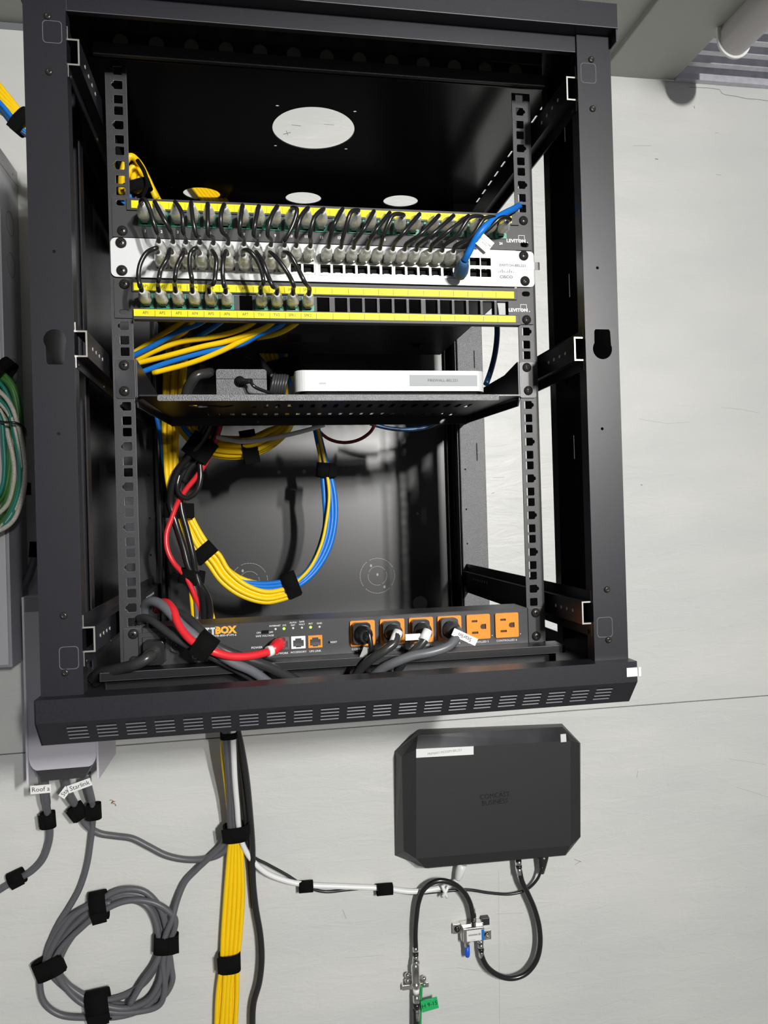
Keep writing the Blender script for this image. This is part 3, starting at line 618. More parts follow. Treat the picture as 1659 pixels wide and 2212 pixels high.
# ================================================================ PATCH CORDS
def plug(parent,base,tip,w=11.6,clip=True):
    """clear modular plug with a tapered clear boot; base = mouth of the jack, tip = where the cord leaves the boot"""
    b=Vector(base); t=Vector(tip); d=(t-b).normalized(); L=(t-b).length
    m=M(); x,y,z=base
    m.box(x-5.7,x+5.7,-12,2,z-3.4,z+4.2)
    if clip: m.add([(x-3,-2,z-6.5),(x+3,-2,z-6.5),(x+3,-14,z-4.2),(x-3,-14,z-4.2),(x-3,-2,z-5.4),(x+3,-2,z-5.4),(x+3,-14,z-3.2),(x-3,-14,z-3.2)],[(0,1,2,3),(4,5,6,7),(0,1,5,4),(1,2,6,5),(2,3,7,6),(3,0,4,7)])
    build('plug',m,CLRP,parent,bevel=.3)
    m=M(); s0=Vector((x,-8,z))
    ns=[(0,6.6,6.2),(.25,6.9,6.6),(.5,6.2,6.0),(.72,5.0,4.9),(.88,3.9,3.8),(1,3.2,3.2)]; seg=16; vs=[]
    dd=t-s0; dn=dd.normalized(); a=dn.cross(Vector((0,0,1))).normalized(); c=a.cross(dn)
    for k,(q,rx,rz) in enumerate(ns):
        for i in range(seg):
            th=2*math.pi*i/seg; ca,sa=math.cos(th),math.sin(th); e=.7 if q<.6 else 1
            rj=1+random.uniform(-.05,.05)
            vs.append(s0+dd*q+a*(math.copysign(abs(ca)**e,ca)*rx*rj)+c*(math.copysign(abs(sa)**e,sa)*rz*rj))
    n=len(ns); m.add(vs,[(j*seg+i,j*seg+(i+1)%seg,(j+1)*seg+(i+1)%seg,(j+1)*seg+i) for j in range(n-1) for i in range(seg)],0,True)
    m.f+=[tuple(reversed(range(seg))),tuple((n-1)*seg+i for i in range(seg))]; m.mi+=[0,0]; m.sm+=[False]*2
    build('boot',m,CLR,parent)
UP=[[(307,437),(313,431),(323.6,452.6),(332.6,482.7),(338.6,501)],[(335.6,437.5),(350.7,467.7),(365.8,494.8)],[(381,436),(393,461.6),(396,501)],[(414.6,437.5),(417,476.7),(424.5,510)],
[(450,440.6),(448.6,476.7),(450,507)],[(485,442),(477,464.7),(479,498)],[(524,443.6),(519.5,476.7),(518,504)],[(558.6,445),(551,482.7),(548,507)],[(599,445),(584,473.7),(578,507)],
[(631,449.6),(641.5,452.6),(634,482.7),(616,519)],[(664,448),(649,470.7),(640,507)],[(697,451),(679,470.7),(670,507)],[(738,450),(722,485)],[(772,454),(758,459),(745,498)],[(805,457),(784,498)],[(839,462),(810,501)],
[(868,468),(849,465),(829,507)],[(902.5,465),(868,507)],[(945,468),(907,507)],[(976,468),(933,507)],[(1008,468),(963,504)],[(1039,471.6),(1015,470),(985.5,511)],[(1070,475),(1047,471.6),(1018,511)],[(1096,478),(1083,470),(1050,500)]]
JZ1=-169.5; SZT=-208.0; SZB=-220.6; JZ2=-261.8
for i in range(24):
    x=KX[i]; xs=SX[i]
    lab='short black patch cord from upper panel jack %d down to the white switch'%(i+1)
    t=thing('patch_cable',lab,'cable',(x,-30,JZ1),'patch cords from the upper panel to the switch')
    p0=at(UP[i][0][0],UP[i][0][1]+3,-42); tip1=(p0[0]*.8+x*.2,-41,p0[2]*.6+JZ1*.4); tip2=(xs+random.uniform(-1,1),-34,SZT+1.0)
    plug(t,(x,-3,JZ1),tip1); plug(t,(xs,-3,SZT),tip2)
    d1=Vector((tip1[0]-x,-30,0)).normalized()
    pts=[Vector(tip1)-d1*6,Vector(tip1),Vector(tip1)+Vector((0,-7,-1))]
    mids=UP[i][1:]; n=len(mids)
    for k,(px,py) in enumerate(mids): pts.append(Vector(at(px,py,-58 if k<n-1 or n==1 else -54)))
    pts+= [Vector(tip2)+Vector((0,-8,3)),Vector(tip2),Vector(tip2)+Vector((0,7,-1))]
    build('cord',M().tube(pts,2.35,10,7),CBK,t)
DN=[('AP1',0,0,[(337,536),(318,545),(304,567.5),(299,594),(302,617)]),('AP2',1,1,[(361,559),(347,584),(343,604)]),('AP3',2,2,[(394,551),(382,576),(378,600)]),('AP4',3,3,[(421,537),(411.6,547),(409.5,574),(414.7,604)]),
('AP5',4,4,[(467,559),(466,584),(462,610.6)]),('AP6',5,5,[(482,563),(481,594),(484,617)]),('TV1',7,6,[(537.5,541.5),(552.6,558),(564.7,585),(569,609)]),('TV2',8,7,[(567.7,567),(576.7,591),(588.8,618)]),
('SPK1',9,8,[(598,558),(622,591),(634,615)]),('SPK2',10,9,[(625,549),(640,573),(658,609)])]
for nm,ji,si,mids in DN:
    x=KX[ji]; xs=SX[si]
    t=thing('patch_cable','short black patch cord from the lower panel jack labelled %s up to the switch'%nm,'cable',(x,-30,JZ2),'patch cords from the lower panel to the switch')
    tipb=(x-1,-34,JZ2+2); tipt=(xs-.5,-38,SZB+1)
    plug(t,(x,-3,JZ2),tipb); plug(t,(xs,-3,SZB),tipt)
    pts=[Vector(tipt)+Vector((0,7,0)),Vector(tipt),Vector(tipt)+Vector((-1,-9,0))]+[Vector(at(px,py,-60)) for px,py in mids]+[Vector(tipb)+Vector((0,-9,4)),Vector(tipb),Vector(tipb)+Vector((0,7,-2))]
    build('cord',M().tube(pts,2.45,10,7),CBK,t)
# blue cord in the last lower port
t=thing('network_cable','bright blue network cable from the last switch port, with a white name flag','cable',(SX[23],-20,-225),None)
b0=at(992,594,-14); b1=at(1004,562,-40)
m=M().lathe(Vector(b0)+Vector((0,0,-1)),Vector(b1)-Vector(b0),[(0,4.5),(2,7.5),(9,8.4),(18,7.2),(22,6.2),(27,5.0)],18); build('boot',m,mat('dusty_blue_boot',(.03,.10,.22),.5),t)
m=M().cyl(Vector(b0)+Vector((0,-6,0)),(0,-1,0),5.2,8,16,4.6); build('strain_nub',m,mat('mid_blue_plastic',(.05,.19,.50),.4),t)
build('cord',M().tube([b1]+cpx([(1010,550,-46),(1018,534,-50),(1030,512,-56),(1043,495,-58),(1060,479,-54),(1086,463,-40),(1108,452,-18),(1122,444,6),(1140,436,24)],0),3.9,12,7),CBL,t)
# flag
def flag(parent,c,w,h,rot,txt,size,mt=None,R=None,tm=None,tilt=0,name='name_flag',thick=.3):
    q=Matrix.Rotation(math.radians(-rot),3,'Y')@Matrix.Rotation(math.radians(tilt),3,'Z'); c=Vector(c)
    vs=[c+q@Vector((a*w/2,b,e*h/2)) for b in (-thick/2,thick/2) for a,e in ((-1,-1),(1,-1),(1,1),(-1,1))]
    m=M().add(vs,[(0,1,2,3),(7,6,5,4),(0,4,5,1),(1,5,6,2),(2,6,7,3),(3,7,4,0)]); o=build(name,m,mt or PAP,parent)
    if txt:
        m=M(); lines=txt.split('\n'); n=len(lines)
        for i,s in enumerate(lines): text_m(s,size,c+q@Vector((0,-.5,((n-1)/2-i)*size*1.5)),m=m,R=q@R_face())
        build('flag_text',m,tm or TXK,o)
    return o
flag(t,at(1047,525,-56),17,15,-40,'SWITCH P48\nFWP3',1.9)
flag(t,at(1040,532,-51),17,13,-52,None,0)
# dark zip tie end beside the blue cord at the rail
tag(build('cable_tie',M().box(214,222,-4,10,-147,-141).box(217,221,-4,0,-151,-146),CBK),'small black tie end where the blue cable meets the right rail','cable tie')
# ================================================================ LOOSE CABLES INSIDE
rg='cables fanning out behind the lower patch panel'
for l,c,nm in (([(283,766,75),(345,726,55),(389,698,30),(410,680,14)],CYE,'yellow'),([(283,771,65),(335,745,50),(375,722,38),(430,699,20),(450,686,12)],CBL,'blue'),([(300,775,80),(345,748,66),(400,715,40),(420,690,16)],CYE,'yellow'),
    ([(410,738,55),(430,727,45),(470,701,24),(490,684,12)],CBL,'blue'),([(293,780,70),(335,758,58),(389,739,48),(453,729,40),(504,717,32),(541,701,22),(560,684,12)],CYE,'yellow'),
    ([(290,786,60),(352,771,50),(436,749,42),(487,738,38),(537,722,30),(581,703,20),(600,684,12)],CYE,'yellow'),([(300,806,66),(369,781,56),(453,758,46),(521,744,40),(558,724,30),(605,703,20),(622,684,12)],CBL,'blue'),
    ([(330,806,60),(409,785,50),(470,762,42),(540,727,32),(578,705,22),(590,684,12)],CYE,'yellow'),([(555,730,48),(598,721,36),(633,703,20),(655,684,12)],CYE,'yellow')):
    cable('network_cable','%s network cable sweeping from the left rail up behind the lower patch panel'%nm,'cable',cpx(l,0),3.2,c,'%s '%nm+rg)
# coil behind the left rail, top left
g='yellow cables coiled behind the top of the left rail'
for l in ([(262,420,70),(263,380,62),(274,345,58),(284,338,58),(300,352,66),(318,385,76),(338,430,84)],[(262,430,80),(280,370,72),(296,356,72),(300,372,70),(288,384,66),(300,396,64),(312,384,66),(303,375,70)],
    [(268,440,90),(275,395,80),(290,375,76),(310,380,80),(330,410,90),(345,440,96)],[(285,360,90),(300,368,90),(322,400,94),(350,445,100)],[(283,400,60),(295,412,60),(306,396,60),(300,385,62)]):
    cable('network_cable','yellow network cable looped in the tangle behind the left rail above the upper patch panel','cable',cpx(l,0),4.0,CYE,g)
for l in ([(262,410,85),(280,380,84),(296,366,86),(312,378,92)],[(266,440,60),(272,428,58),(285,424,58)]):
    cable('network_cable','short blue length showing in the yellow tangle behind the left rail','cable',cpx(l,0),3.4,CBL,'blue lengths in the top left tangle')
strap('black strap round the yellow tangle behind the left rail',at(300,404,58),(.35,0,-1),17,9,13)
cable('strap_loop','thin black strap arching over the yellow tangle','strap',cpx([(297,346,50),(312,372,46),(318,400,46),(308,425,50)],0),2.4,VEL)
# bundle that comes in from the upper left, outside the rack
g='yellow cables entering at the upper left'
for k in range(6):
    o_=k*7
    l=[(-60,105+o_*1.5,250),(0,185+o_*1.6,250),(30,222+o_,252),(58,258+o_*.7,256),(100,285+o_*.7,262),(140,310+o_*.8,268)]
    cable('network_cable','yellow network cable in the bundle crossing the wall at the upper left','cable',cpx(l,0),3.4,CYE,g)
for k in range(2):
    o_=k*14
    l=[(-60,165+o_,246),(0,222+o_,246),(30,258+o_,248),(56,287+o_*.3,252),(100,318+o_*.3,262),(140,345,268)]
    cable('network_cable','blue network cable under the yellow bundle at the upper left','cable',cpx(l,0),3.4,CBL if k==0 else CDB,'blue cables entering at the upper left')
strap('black strap round the yellow and blue bundle at the upper left edge',at(50,264,250),(.75,0,-.65),21,14,19)
g='yellow cables seen through the left opening of the top cover'
for k in range(7):
    a=at(380+k*8,385+k*1.5,436-k*1.5); b=at(440+k*8,440-k*.5,433)
    cable('network_cable','yellow network cable behind the left round opening in the top cover','cable',[(a[0]-60,a[1]-8,a[2]+30),(a[0],a[1]-6,a[2]+10),(b[0]-5,420,b[2]+6),(b[0]+10,421,b[2]-20)],3.2,CYE,g)
# vertical yellow bundle behind the shelf
g='yellow cables dropping behind the shelf at the left'
for k in range(8):
    dx=k*5.6
    l=[(372+dx*1.2,640,300),(366+dx*1.1,720,280),(358+dx*1.05,790,262),(356+dx,850,250),(354+dx*.75,920,240),(357+dx*.62,980,232),(362+dx*.5,1040,226),(375+dx*.6,1090,222),(387+dx*.72,1118,220)]; l=[(x,y,Y+(k%3)*6-6) for x,y,Y in l]
    cable('network_cable','yellow network cable in the vertical bundle behind the shelf','cable',cpx(l,0),3.4,CYE,g)
cable('network_cable','blue network cable left of the vertical yellow bundle, by the left rail','cable',cpx([(330,860,240),(340,905,235),(348,955,232),(355,1000,232),(360,1040,230)],0),3.6,CBL)
# upper horse shoe loop below the shelf
g='yellow cables in the sagging loop under the shelf'
for k in range(10):
    t_=k/9; e=t_*36; dd=random.uniform(-3,3)
    l=[(388+e*.9,870,285),(384+e*1.0,915,280-k),(405+e*.8,948-e*.35,275),(450+e*.35,977-e*.9+dd,270),(500,986-e*1.05+dd,262),(548-e*.1,982-e*1.05,258-k),(590-e*.3,962-e*.9,262),(626-e*.6,925-e*.2,270),(640-e*.8,880,280)]; l=[(x,y,Y-58-(k%3)*6) for x,y,Y in l]
    cable('network_cable','yellow network cable in the sagging loop just below the shelf','cable',cpx(l,0),3.5,CYE,g)
cable('network_cable','blue network cable crossing the sagging yellow loop under the shelf','cable',cpx([(385,880,202),(398,925,196),(425,952,196),(460,975,202)],0),3.5,CBL)
strap('black strap across the sagging yellow loop under the shelf',at(539,965,206),(1,0,.16),27,26,22)
cable('network_cable','white network cable running under the shelf from the red cable to the right','cable',cpx([(468,944,186),(490,949,182),(520,954,178),(560,951,178),(610,942,182),(660,930,190),(700,918,200)],0),3.2,CWH)
cable('network_cable','thin dark red cable hanging in a curve under the middle of the shelf','cable',cpx([(676,912,260),(690,932,258),(712,949,256),(742,956,255),(775,950,256),(800,933,258),(812,912,262)],0),2.6,mat('deep_red_cable',(.25,.02,.02),.3))
cable('network_cable','navy cable just visible along the underside of the shelf at the right','cable',cpx([(800,915,290),(840,925,290),(880,928,290),(925,922,290),(960,905,290)],0),3.3,CDB)
# main loop : yellow up the left, blue round the right
g='yellow cables of the large hanging loop'
YL=[[ (387+6*k,1116-1.3*k),(405+5.2*k,1150-3*k),(423+5.6*k,1186-4*k),(450+7*k,1218-7.5*k),(478+5*k,1256-8.5*k),(520+3*k,1286-8*k),(575,1301-7.5*k),(630,1289-6.5*k)] for k in range(5)]
for k,l in enumerate(YL[:4]):
    cable('network_cable','yellow network cable in the large loop hanging inside the rack','cable',cpx(l,232-3*(k%2)),3.5,CYE,g)
l=YL[4]; cable('network_cable','yellow network cable on the inner side of the large hanging loop','cable',cpx([(411,1110),(426,1140),(446,1172),(472,1208),(505,1240),(540,1256),(585,1262),(628,1255)],236),3.5,CYE,g)
g='blue cables of the large hanging loop'
BLp=[]
for k in range(4):
    e=k*6.5
    l=[(455+e*.4,1204-e*.3,240),(478+e*.3,1234-e*.2,238),(512,1262-e*.6,236),(560,1278-e*.9,234),(615,1277-e*1.1,232),(650,1262-e*.8,232),(678+5-e*.4,1232-e*.9,236),(703+8-e,1185-e*.4,240),(716+8-e*1.1,1130,244),(718+6-e*1.2,1075,248),(711+4-e*.9,1030,250),(703-e*.5,990,252),(694-e*.4,955,254),(684-e*.3,915,258)]
    cable('network_cable','blue network cable in the large loop hanging inside the rack','cable',cpx(l,0),3.6,CBL,g)
g='yellow cables rising with the blue side of the large loop'
for l in ([(630,1280,236),(660,1250,236),(690,1200,240),(702,1150,244),(703,1090,247),(697,1035,250),(690,985,250),(684,930,256)],[(632,1266,226),(670,1226,227),(694,1176,230),(706,1120,233),(711,1070,236),(706,1022,240),(699,985,243),(690,945,246),(684,915,250)]):
    cable('network_cable','yellow network cable threaded through the blue side of the large loop','cable',cpx(l,0),2.3,CYE,g)
strap('black strap high on the right side of the large loop, below the shelf',at(704,1016,248),(.1,0,1),16.5,13,21)
strap('black strap at the bottom right of the large loop where blue meets yellow',at(629,1262,234),(1,0,.35),21,14,21)
strap('black strap on the yellow cables at the left of the large loop',at(442,1194,230),(.75,0,-.9),19,12,21)
strap('broad black strap round yellow, red and black cables beside the left rail',at(386,1103,222),(0.05,0,1),24,17,21)
strap('black strap on the red and black cables near the bottom of the rack',at(414,1246,200),(.22,0,1),20,15,20)
# red and black cables down the left
cable('network_cable','red network cable running down the left inside of the rack to the power unit','cable',cpx([(482,900,190),(470,940,190),(452,985,192),(428,1025,196),(400,1060,200),(382,1090,204),(371,1120,204),(360,1152,202),(361,1185,200),(374,1214,198),(396,1240,192),(410,1262,188),(424,1295,180),(440,1335,160),(448,1360,140)],0),3.6,CRD)
bk='black power leads running down the left inside of the rack'
for l,r in (([(462,900,180),(440,950,184),(410,985,190),(385,1015,196),(372,1050,200),(368,1088,206),(380,1130,206),(396,1180,200),(410,1230,194),(432,1262,188),(448,1290,180),(454,1320,160),(452,1350,140)],4.6),
    ([(455,905,200),(425,960,202),(400,1010,206),(390,1060,210),(392,1100,208),(405,1150,204),(418,1205,198),(424,1240,190),(434,1275,184),(440,1320,160),(440,1350,140)],4.4),
    ([(470,905,204),(450,950,206),(428,975,206),(418,1000,204),(395,1025,204),(384,1050,206),(380,1095,208)],4.6),([(445,905,206),(425,945,208),(405,985,210),(380,1020,212)],4.8),([(478,905,196),(456,960,198),(432,990,200),(408,1015,202),(396,1040,204)],4.2)):
    cable('power_cable','black power lead in the bundle down the left inside of the rack','cable',cpx(l,0),r,CBK,bk)
cable('power_cable','black lead forming a small loop above the broad strap at the left','cable',cpx([(432,1000,192),(433,1035,190),(424,1062,190),(405,1076,192),(388,1068,194),(383,1048,198),(388,1025,200)],0),3.6,CBK)
strap('black strap gathering the black leads under the shelf at the left',at(432,968,198),(.75,0,1),22,16,34)
for l,c,n in (([(372,1118,214),(388,1170,206),(404,1225,198),(420,1275,190),(426,1340,160)],CGY,'grey'),([(384,1118,216),(398,1180,208),(410,1232,200),(414,1290,188),(420,1350,160)],CYE,'yellow'),([(425,1255,192),(438,1290,184),(444,1350,150)],CYE,'yellow'),([(452,1305,170),(462,1345,150)],CYE,'yellow')):
    cable('network_cable','%s network cable running down between the black leads to the power unit'%n,'cable',cpx(l,0),3.2,c,'%s cables between the black leads'%n)
cable('network_cable','navy network cable hanging behind the right end of the silver box','cable',cpx([(1066,640,110),(1072,680,115),(1074,720,118),(1070,760,118),(1062,795,112),(1050,830,100)],0),3.8,CDB)
g='cables behind the silver box'
for k in range(6):
    l=[(550+k*13,735,392),(574+k*9,780,388),(592+k*7,806,384),(606+k*5.5,835,380),(612+k*4,870,380)]; l=[(x,y,Y+(k%2)*6) for x,y,Y in l]
    cable('network_cable',('yellow' if k!=4 else 'single blue')+' network cable rising behind the left end of the silver box','cable',cpx(l,0),3.5,CYE if k!=4 else CBL,g if k!=4 else 'blue cable behind the silver box')
strap('black strap behind the left end of the silver box',at(611,799,382),(.25,0,-1),36,18,32)
cable('power_cable','broad black lead crossing behind the power brick to the strap','cable',cpx([(530,765,215),(555,775,210),(575,800,205),(590,812,202)],0),6.5,CBK)
# ================================================================ CORDS AT THE POWER UNIT
def nema(parent,x,z,mt,yaw,side):
    m=M(); m.prism(rrect(x-12.5,x+8,z-12,z+12,4,4),[],-16,-6.2); build('plug_face',m,mt,parent,bevel=1.2)
    m=M(); m.lathe((x-1,-14,z-1),(.18,-1,-.1),[(0,11),(5,10.5),(10,8.5),(13,7)],18); build('plug_body',m,mt,parent)
def boot(parent,a,b,r0,r1,mt):
    a=Vector(a); b=Vector(b); d=b-a; m=M(); pr=[]
    for i in range(6): q=i/6; r=r0+(r1-r0)*q; pr+=[(d.length*q,r),(d.length*(q+.11),r),(d.length*(q+.12),r*.86),(d.length*(q+.16),r*.86)]
    m.lathe(a,d,pr,16); build('strain_relief',m,mt,parent)
SOFT=mat('soft_black_cord',(.035,.035,.036),.28); DGP=mat('dark_grey_plug',(.045,.045,.050),.35)
def pcord(i,label,px,mt,r,plugm,white=None):
    x=OX[i]; z=-640
    t=thing('power_cable',label,'power cord',(x,-15,z-12),'power cords in the orange outlets')
    nema(t,x,z,plugm,0,0)
    pts=cpx(px,0); e=Vector(pts[0]); boot(t,(x+2,-24,z-2.5),e,6.6,5.0,plugm)
    build('cord',M().tube([Vector(e)+(Vector((x+2,-24,z-2.5))-e)*.3]+pts,r,12,7),mt,t)
    return t
t=pcord(0,'small black right-angled power cord in the first orange outlet with a folded tag',[(796,1368,-28),(800,1385,-30),(801,1402,-30),(797,1418,-26),(788,1440,-10)],CBK,2.9,CBK)
flag(t,at(787,1414,-28),8,16,-25,None,0,mt=mat('grey_tag',(.33,.33,.32),.5)); 
t=pcord(1,'thick black power cord with a white tape band in the second orange outlet',[(858,1366,-42),(852,1388,-50),(832,1404,-52),(806,1421,-48),(780,1444,-36),(755,1480,-20)],SOFT,5.0,SOFT)
a=Vector(at(860,1364,-42)); b=Vector(at(851,1388,-49)); build('white_band',M().tube([a,b],5.7,16,0),PAP,t)
t=pcord(2,'thick black power cord with a white tape band in the third orange outlet',[(922,1364,-42),(917,1382,-46),(897,1404,-46),(876,1424,-40),(858,1450,-26)],SOFT,4.9,SOFT)
a=Vector(at(924,1362,-42)); b=Vector(at(915,1384,-47)); build('white_band',M().tube([a,b],5.6,16,0),PAP,t)
flag(t,at(892,1376,-44),17,7,0,None,0)
t=pcord(3,'thick grey power cord with a white name flag in the fourth orange outlet',[(990,1364,-40),(985,1378,-48),(968,1396,-54),(935,1408,-56),(890,1417,-54),(850,1432,-50),(820,1448,-40),(790,1475,-24)],mat('mid_grey_cord',(.125,.13,.14),.36),5.2,DGP)
flag(t,at(1004,1376,-52),30,8.4,153,'Starlin',4.6)
t=thing('power_cable','thick black mains cord plugged in the inlet at the left end of the power unit','power cord',(-209,-10,-665))
x,_,z=at(336,1404,-6)
build('plug_body',M().prism(rrect(x-11,x+11,z-14,z+12,4),[],-22,-4),CBK,t,bevel=1)
e=at(318,1422,-46); boot(t,(x-1,-20,z-2),e,9,6.5,SOFT)
build('cord',M().tube([Vector(e)+Vector((4,6,2))]+[e]+cpx([(296,1434,-46),(268,1442,-36),(240,1449,-24),(215,1455,-8),(200,1466,10)],0),6.0,14,7),SOFT,t)
cable('power_cable','black power cord lying at the bottom left corner behind the thick mains cord','cable',cpx([(262,1452,-10),(245,1460,-6),(225,1462,0),(205,1475,14)],0),5.5,SOFT)
# bundle crossing the front of the power unit
cable('power_cable','thick grey cord crossing the left half of the power unit through the strap','power cord',cpx([(312,1325,10),(316,1305,-2),(330,1299,-14),(348,1306,-24),(368,1324,-34),(392,1350,-42),(418,1372,-48),(442,1392,-50),(470,1410,-50),(505,1432,-46),(545,1450,-38),(600,1490,-20)],0),5.4,CGY)
t=thing('network_cable','thick red network cable crossing the power unit, with a white tape band','cable',(-120,-40,-650))
build('cord',M().tube(cpx([(338,1318,10),(345,1304,-6),(360,1302,-20),(374,1318,-34),(384,1345,-44),(397,1366,-50),(416,1386,-56),(438,1397,-58),(462,1408,-58),(500,1418,-52),(540,1417,-44),(570,1411,-36),(590,1405,-30)],0),4.4,12,7),CRD,t)
a=Vector(at(588,1405,-30)); b=Vector(at(606,1388,-14)); build('white_band',M().tube([Vector(at(578,1408,-33)),a],6.0,14,0),PAP,t); build('plug_boot',M().lathe(a,b-a,[(-2,5.2),(4,6.6),(12,7.6),(20,7)],16),CRD,t)
g='black cords crossing the power unit'
for l,r,lb in (([(300,1336,-4),(312,1334,-12),(330,1342,-22),(356,1362,-32),(385,1382,-40),(420,1402,-44),(460,1420,-42),(510,1446,-34),(560,1475,-20)],4.2,'lowest'),([(350,1312,4),(380,1322,-14),(410,1340,-30),(432,1362,-42),(455,1384,-46),(480,1402,-44),(525,1420,-40),(575,1438,-34),(640,1470,-20)],5.6,'thickest, right-hand'),([(300,1345,0),(318,1338,-10),(345,1350,-24),(375,1374,-34),(405,1392,-40)],3.2,'thin looped')):
    cable('power_cable','%s black cord of those crossing the left of the power unit'%lb,'power cord',cpx(l,0),r,SOFT,g)
cable('power_cable','short black loop behind the left rail just above the power unit','cable',cpx([(296,1352,4),(298,1338,0),(308,1332,-4),(322,1338,-6),(326,1352,-2)],0),2.6,CBK)
cable('network_cable','short grey cable end behind the left rail above the power unit','cable',cpx([(314,1345,20),(318,1315,10),(330,1303,2)],0),3.4,CGY)
strap('large black strap round the red, grey and black cords on the power unit',at(442,1393,-50),(.9,0,-.75),14.5,17,21)
for px,py in ((905,1408),(930,1406)):
    pass
m=M(); a=at(845,1412,20); m.box(a[0]-22,a[0]+22,18,20,a[2]-4,a[2]+3); tag(build('tape_label',m,PAP),'white tape label lying under the power unit behind the cords','label')
m=M(); a=at(710,1420,24); m.box(a[0]-40,a[0]+8,22,24,a[2]-4,a[2]+2); tag(build('metal_strip',m,mat('pale_strip',(.45,.46,.48),.3,.6)),'pale metal strip under the middle of the power unit','bracket')
m=M(); a=at(425,1436,60); m.tube([(a[0]-16,60,a[2]+2),(a[0],62,a[2]),(a[0]+12,70,a[2]-6)],3.6,10,5); tag(build('network_cable',m,CYE),'short yellow cable glimpsed below the left part of the power unit','cable')
# ================================================================ ON THE WALL
# grey enclosure at the left
EX=-465.5; t=thing('electrical_enclosure','tall grey metal enclosure on the wall at the left edge of the photo','enclosure',(-560,WY-40,-700))
m=M().box(-760,EX,350,WY-.3,-720,72); build('case',m,GRB,t,bevel=1)
build('front_cover',M().box(-758,EX-4,346,350,-716,66),mat('pale_enamel',(.55,.55,.58),.35),t,bevel=1)
m=M()
for q in (365,415): m.lathe((EX,q,58),(1,0,0),[(0,2.2),(.8,.1)],10)
build('cover_screws',m,PAP,t)
m=M().box(EX-.1,EX+.25,350,438,47,47.8)
for zc in (-30,-95,-262):
    for r in (19,):
        c=[(395+r*math.cos(2*math.pi*i/30),zc+r*math.sin(2*math.pi*i/30)) for i in range(30)]; d=[(395+(r-.8)*math.cos(2*math.pi*i/30),zc+(r-.8)*math.sin(2*math.pi*i/30)) for i in range(30)]
        m.prism(c,[d],EX-.1,EX+.3,'YZ')
build('knockout_outline',m,mat('dark_outline',(.12,.12,.12),.5),t)
# coil of green and cream cables hung at the left edge
k_=0; g={'g':'green cables of the coil at the left edge','t':'teal cables of the coil at the left edge','c':'cream cables of the coil at the left edge'}
for cset,l,r in (('g',[(-30,790),(10,812),(35,850),(46,920),(48,990),(40,1050),(20,1110),(-30,1170)],4.6),('t',[(-30,800),(8,838),(33,900),(46,960),(50,1015),(42,1070),(22,1120),(-30,1175)],3.3),('c',[(-30,820),(18,866),(40,920),(53,985),(55,1030),(46,1085),(24,1130),(-30,1160)],3.2),
    ('g',[(-30,830),(5,850),(22,900),(28,960),(25,1030),(12,1090),(-30,1150)],4.8),('c',[(-30,850),(2,890),(20,950),(30,1000),(30,1040),(16,1090),(-30,1130)],3.3),('c',[(-30,840),(20,895),(38,950),(49,1005),(50,1040),(40,1085),(18,1122),(-30,1168)],3.2),
    ('t',[(-30,860),(0,900),(8,960),(10,1010),(2,1060),(-30,1100)],3.3),('g',[(-30,860),(12,900),(22,960),(20,1020),(5,1070),(-30,1110)],4.4),('g',[(-30,800),(20,830),(38,885),(42,930)],5),('t',[(-30,840),(14,880),(30,930),(42,1000),(40,1060),(14,1125),(-30,1180)],3.3)):
    k_+=1; nm={'g':'green','t':'teal','c':'cream printed'}[cset]
    cable('network_cable','%s cable in the thick coil hanging at the left edge of the photo'%nm,'cable',cpx(l,325-(k_%4)*7),r,{'g':CGN,'t':CTL,'c':CCR}[cset],g[cset])
strap('black strap at the top of the green and cream cable coil',at(2,808,318),(.7,0,-.6),30,22,16)
cable('cable_tie','thin black tie round the green and cream cable coil at the left edge','cable tie',cpx([(-10,910,296),(10,912,292),(35,914,294),(52,925,306),(56,940,330)],0),2.0,CBK)
strap('black strap end behind the lower part of the green cable coil',at(50,1056,338),(0,0,1),12,12,18)
strap('black strap on the grey cable beside the left post of the rack',at(76,1187,405),(.1,0,1),10,8,24)
cable('power_cable','dark grey cable curving down the wall at the left edge, below the strap','power cord',cpx([(80,1170,410),(76,1200,410),(62,1245,412),(38,1290,414),(10,1350,416),(-20,1420,418)],0),6.2,CGY)
# white power supply box
t=thing('power_supply_box','pale lilac power supply box behind the lower left of the rack','power supply',(-405,370,-935))
fl=at(50,1290,307); xl=fl[0]; xr=-336.0; ztop=fl[2]; zc_=at(216,1683,307)[2]; zw=at(252,1628,WY)[2]; zp=at(140,1660,309)[2]
xl=at(52,1500,307)[0]
sp=[(307,ztop),(WY-.5,ztop),(WY-.5,zw),(307,zc_)]
for a,b in ((xl,xl+3),(xr-3,xr)): build('side_cheek',M().prism(sp,[],a,b,'YZ'),PWB,t,bevel=.5)
fp_=[(xl+3,ztop),(xl+3,zp+22)]+[(xl+3+12-12*math.cos(math.radians(q)),zp+22-(22)*math.sin(math.radians(q))) for q in (20,40,60,80,90)]+[(xr-3-12+12*math.cos(math.radians(q)),zp+22-22*math.sin(math.radians(q))) for q in (90,80,60,40,20)]+[(xr-3,zp+22),(xr-3,ztop)]
build('front_shell',M().prism(fp_,[],309,WY-4,'XZ'),PWB,t,bevel=.6)
build('vent_strip',M().box(xl+3,xr-3,306.6,309,ztop-22,ztop-1),mat('vent_grey',(.25,.25,.27),.4),t)
build('port_recess',M().prism([(xl+10,zp+3),(xr-10,zp+3),(xr-21,zp-17),(xl+20,zp-17)],[],312,420,'XZ'),mat('slate_recess',(.03,.03,.034),.5),t)
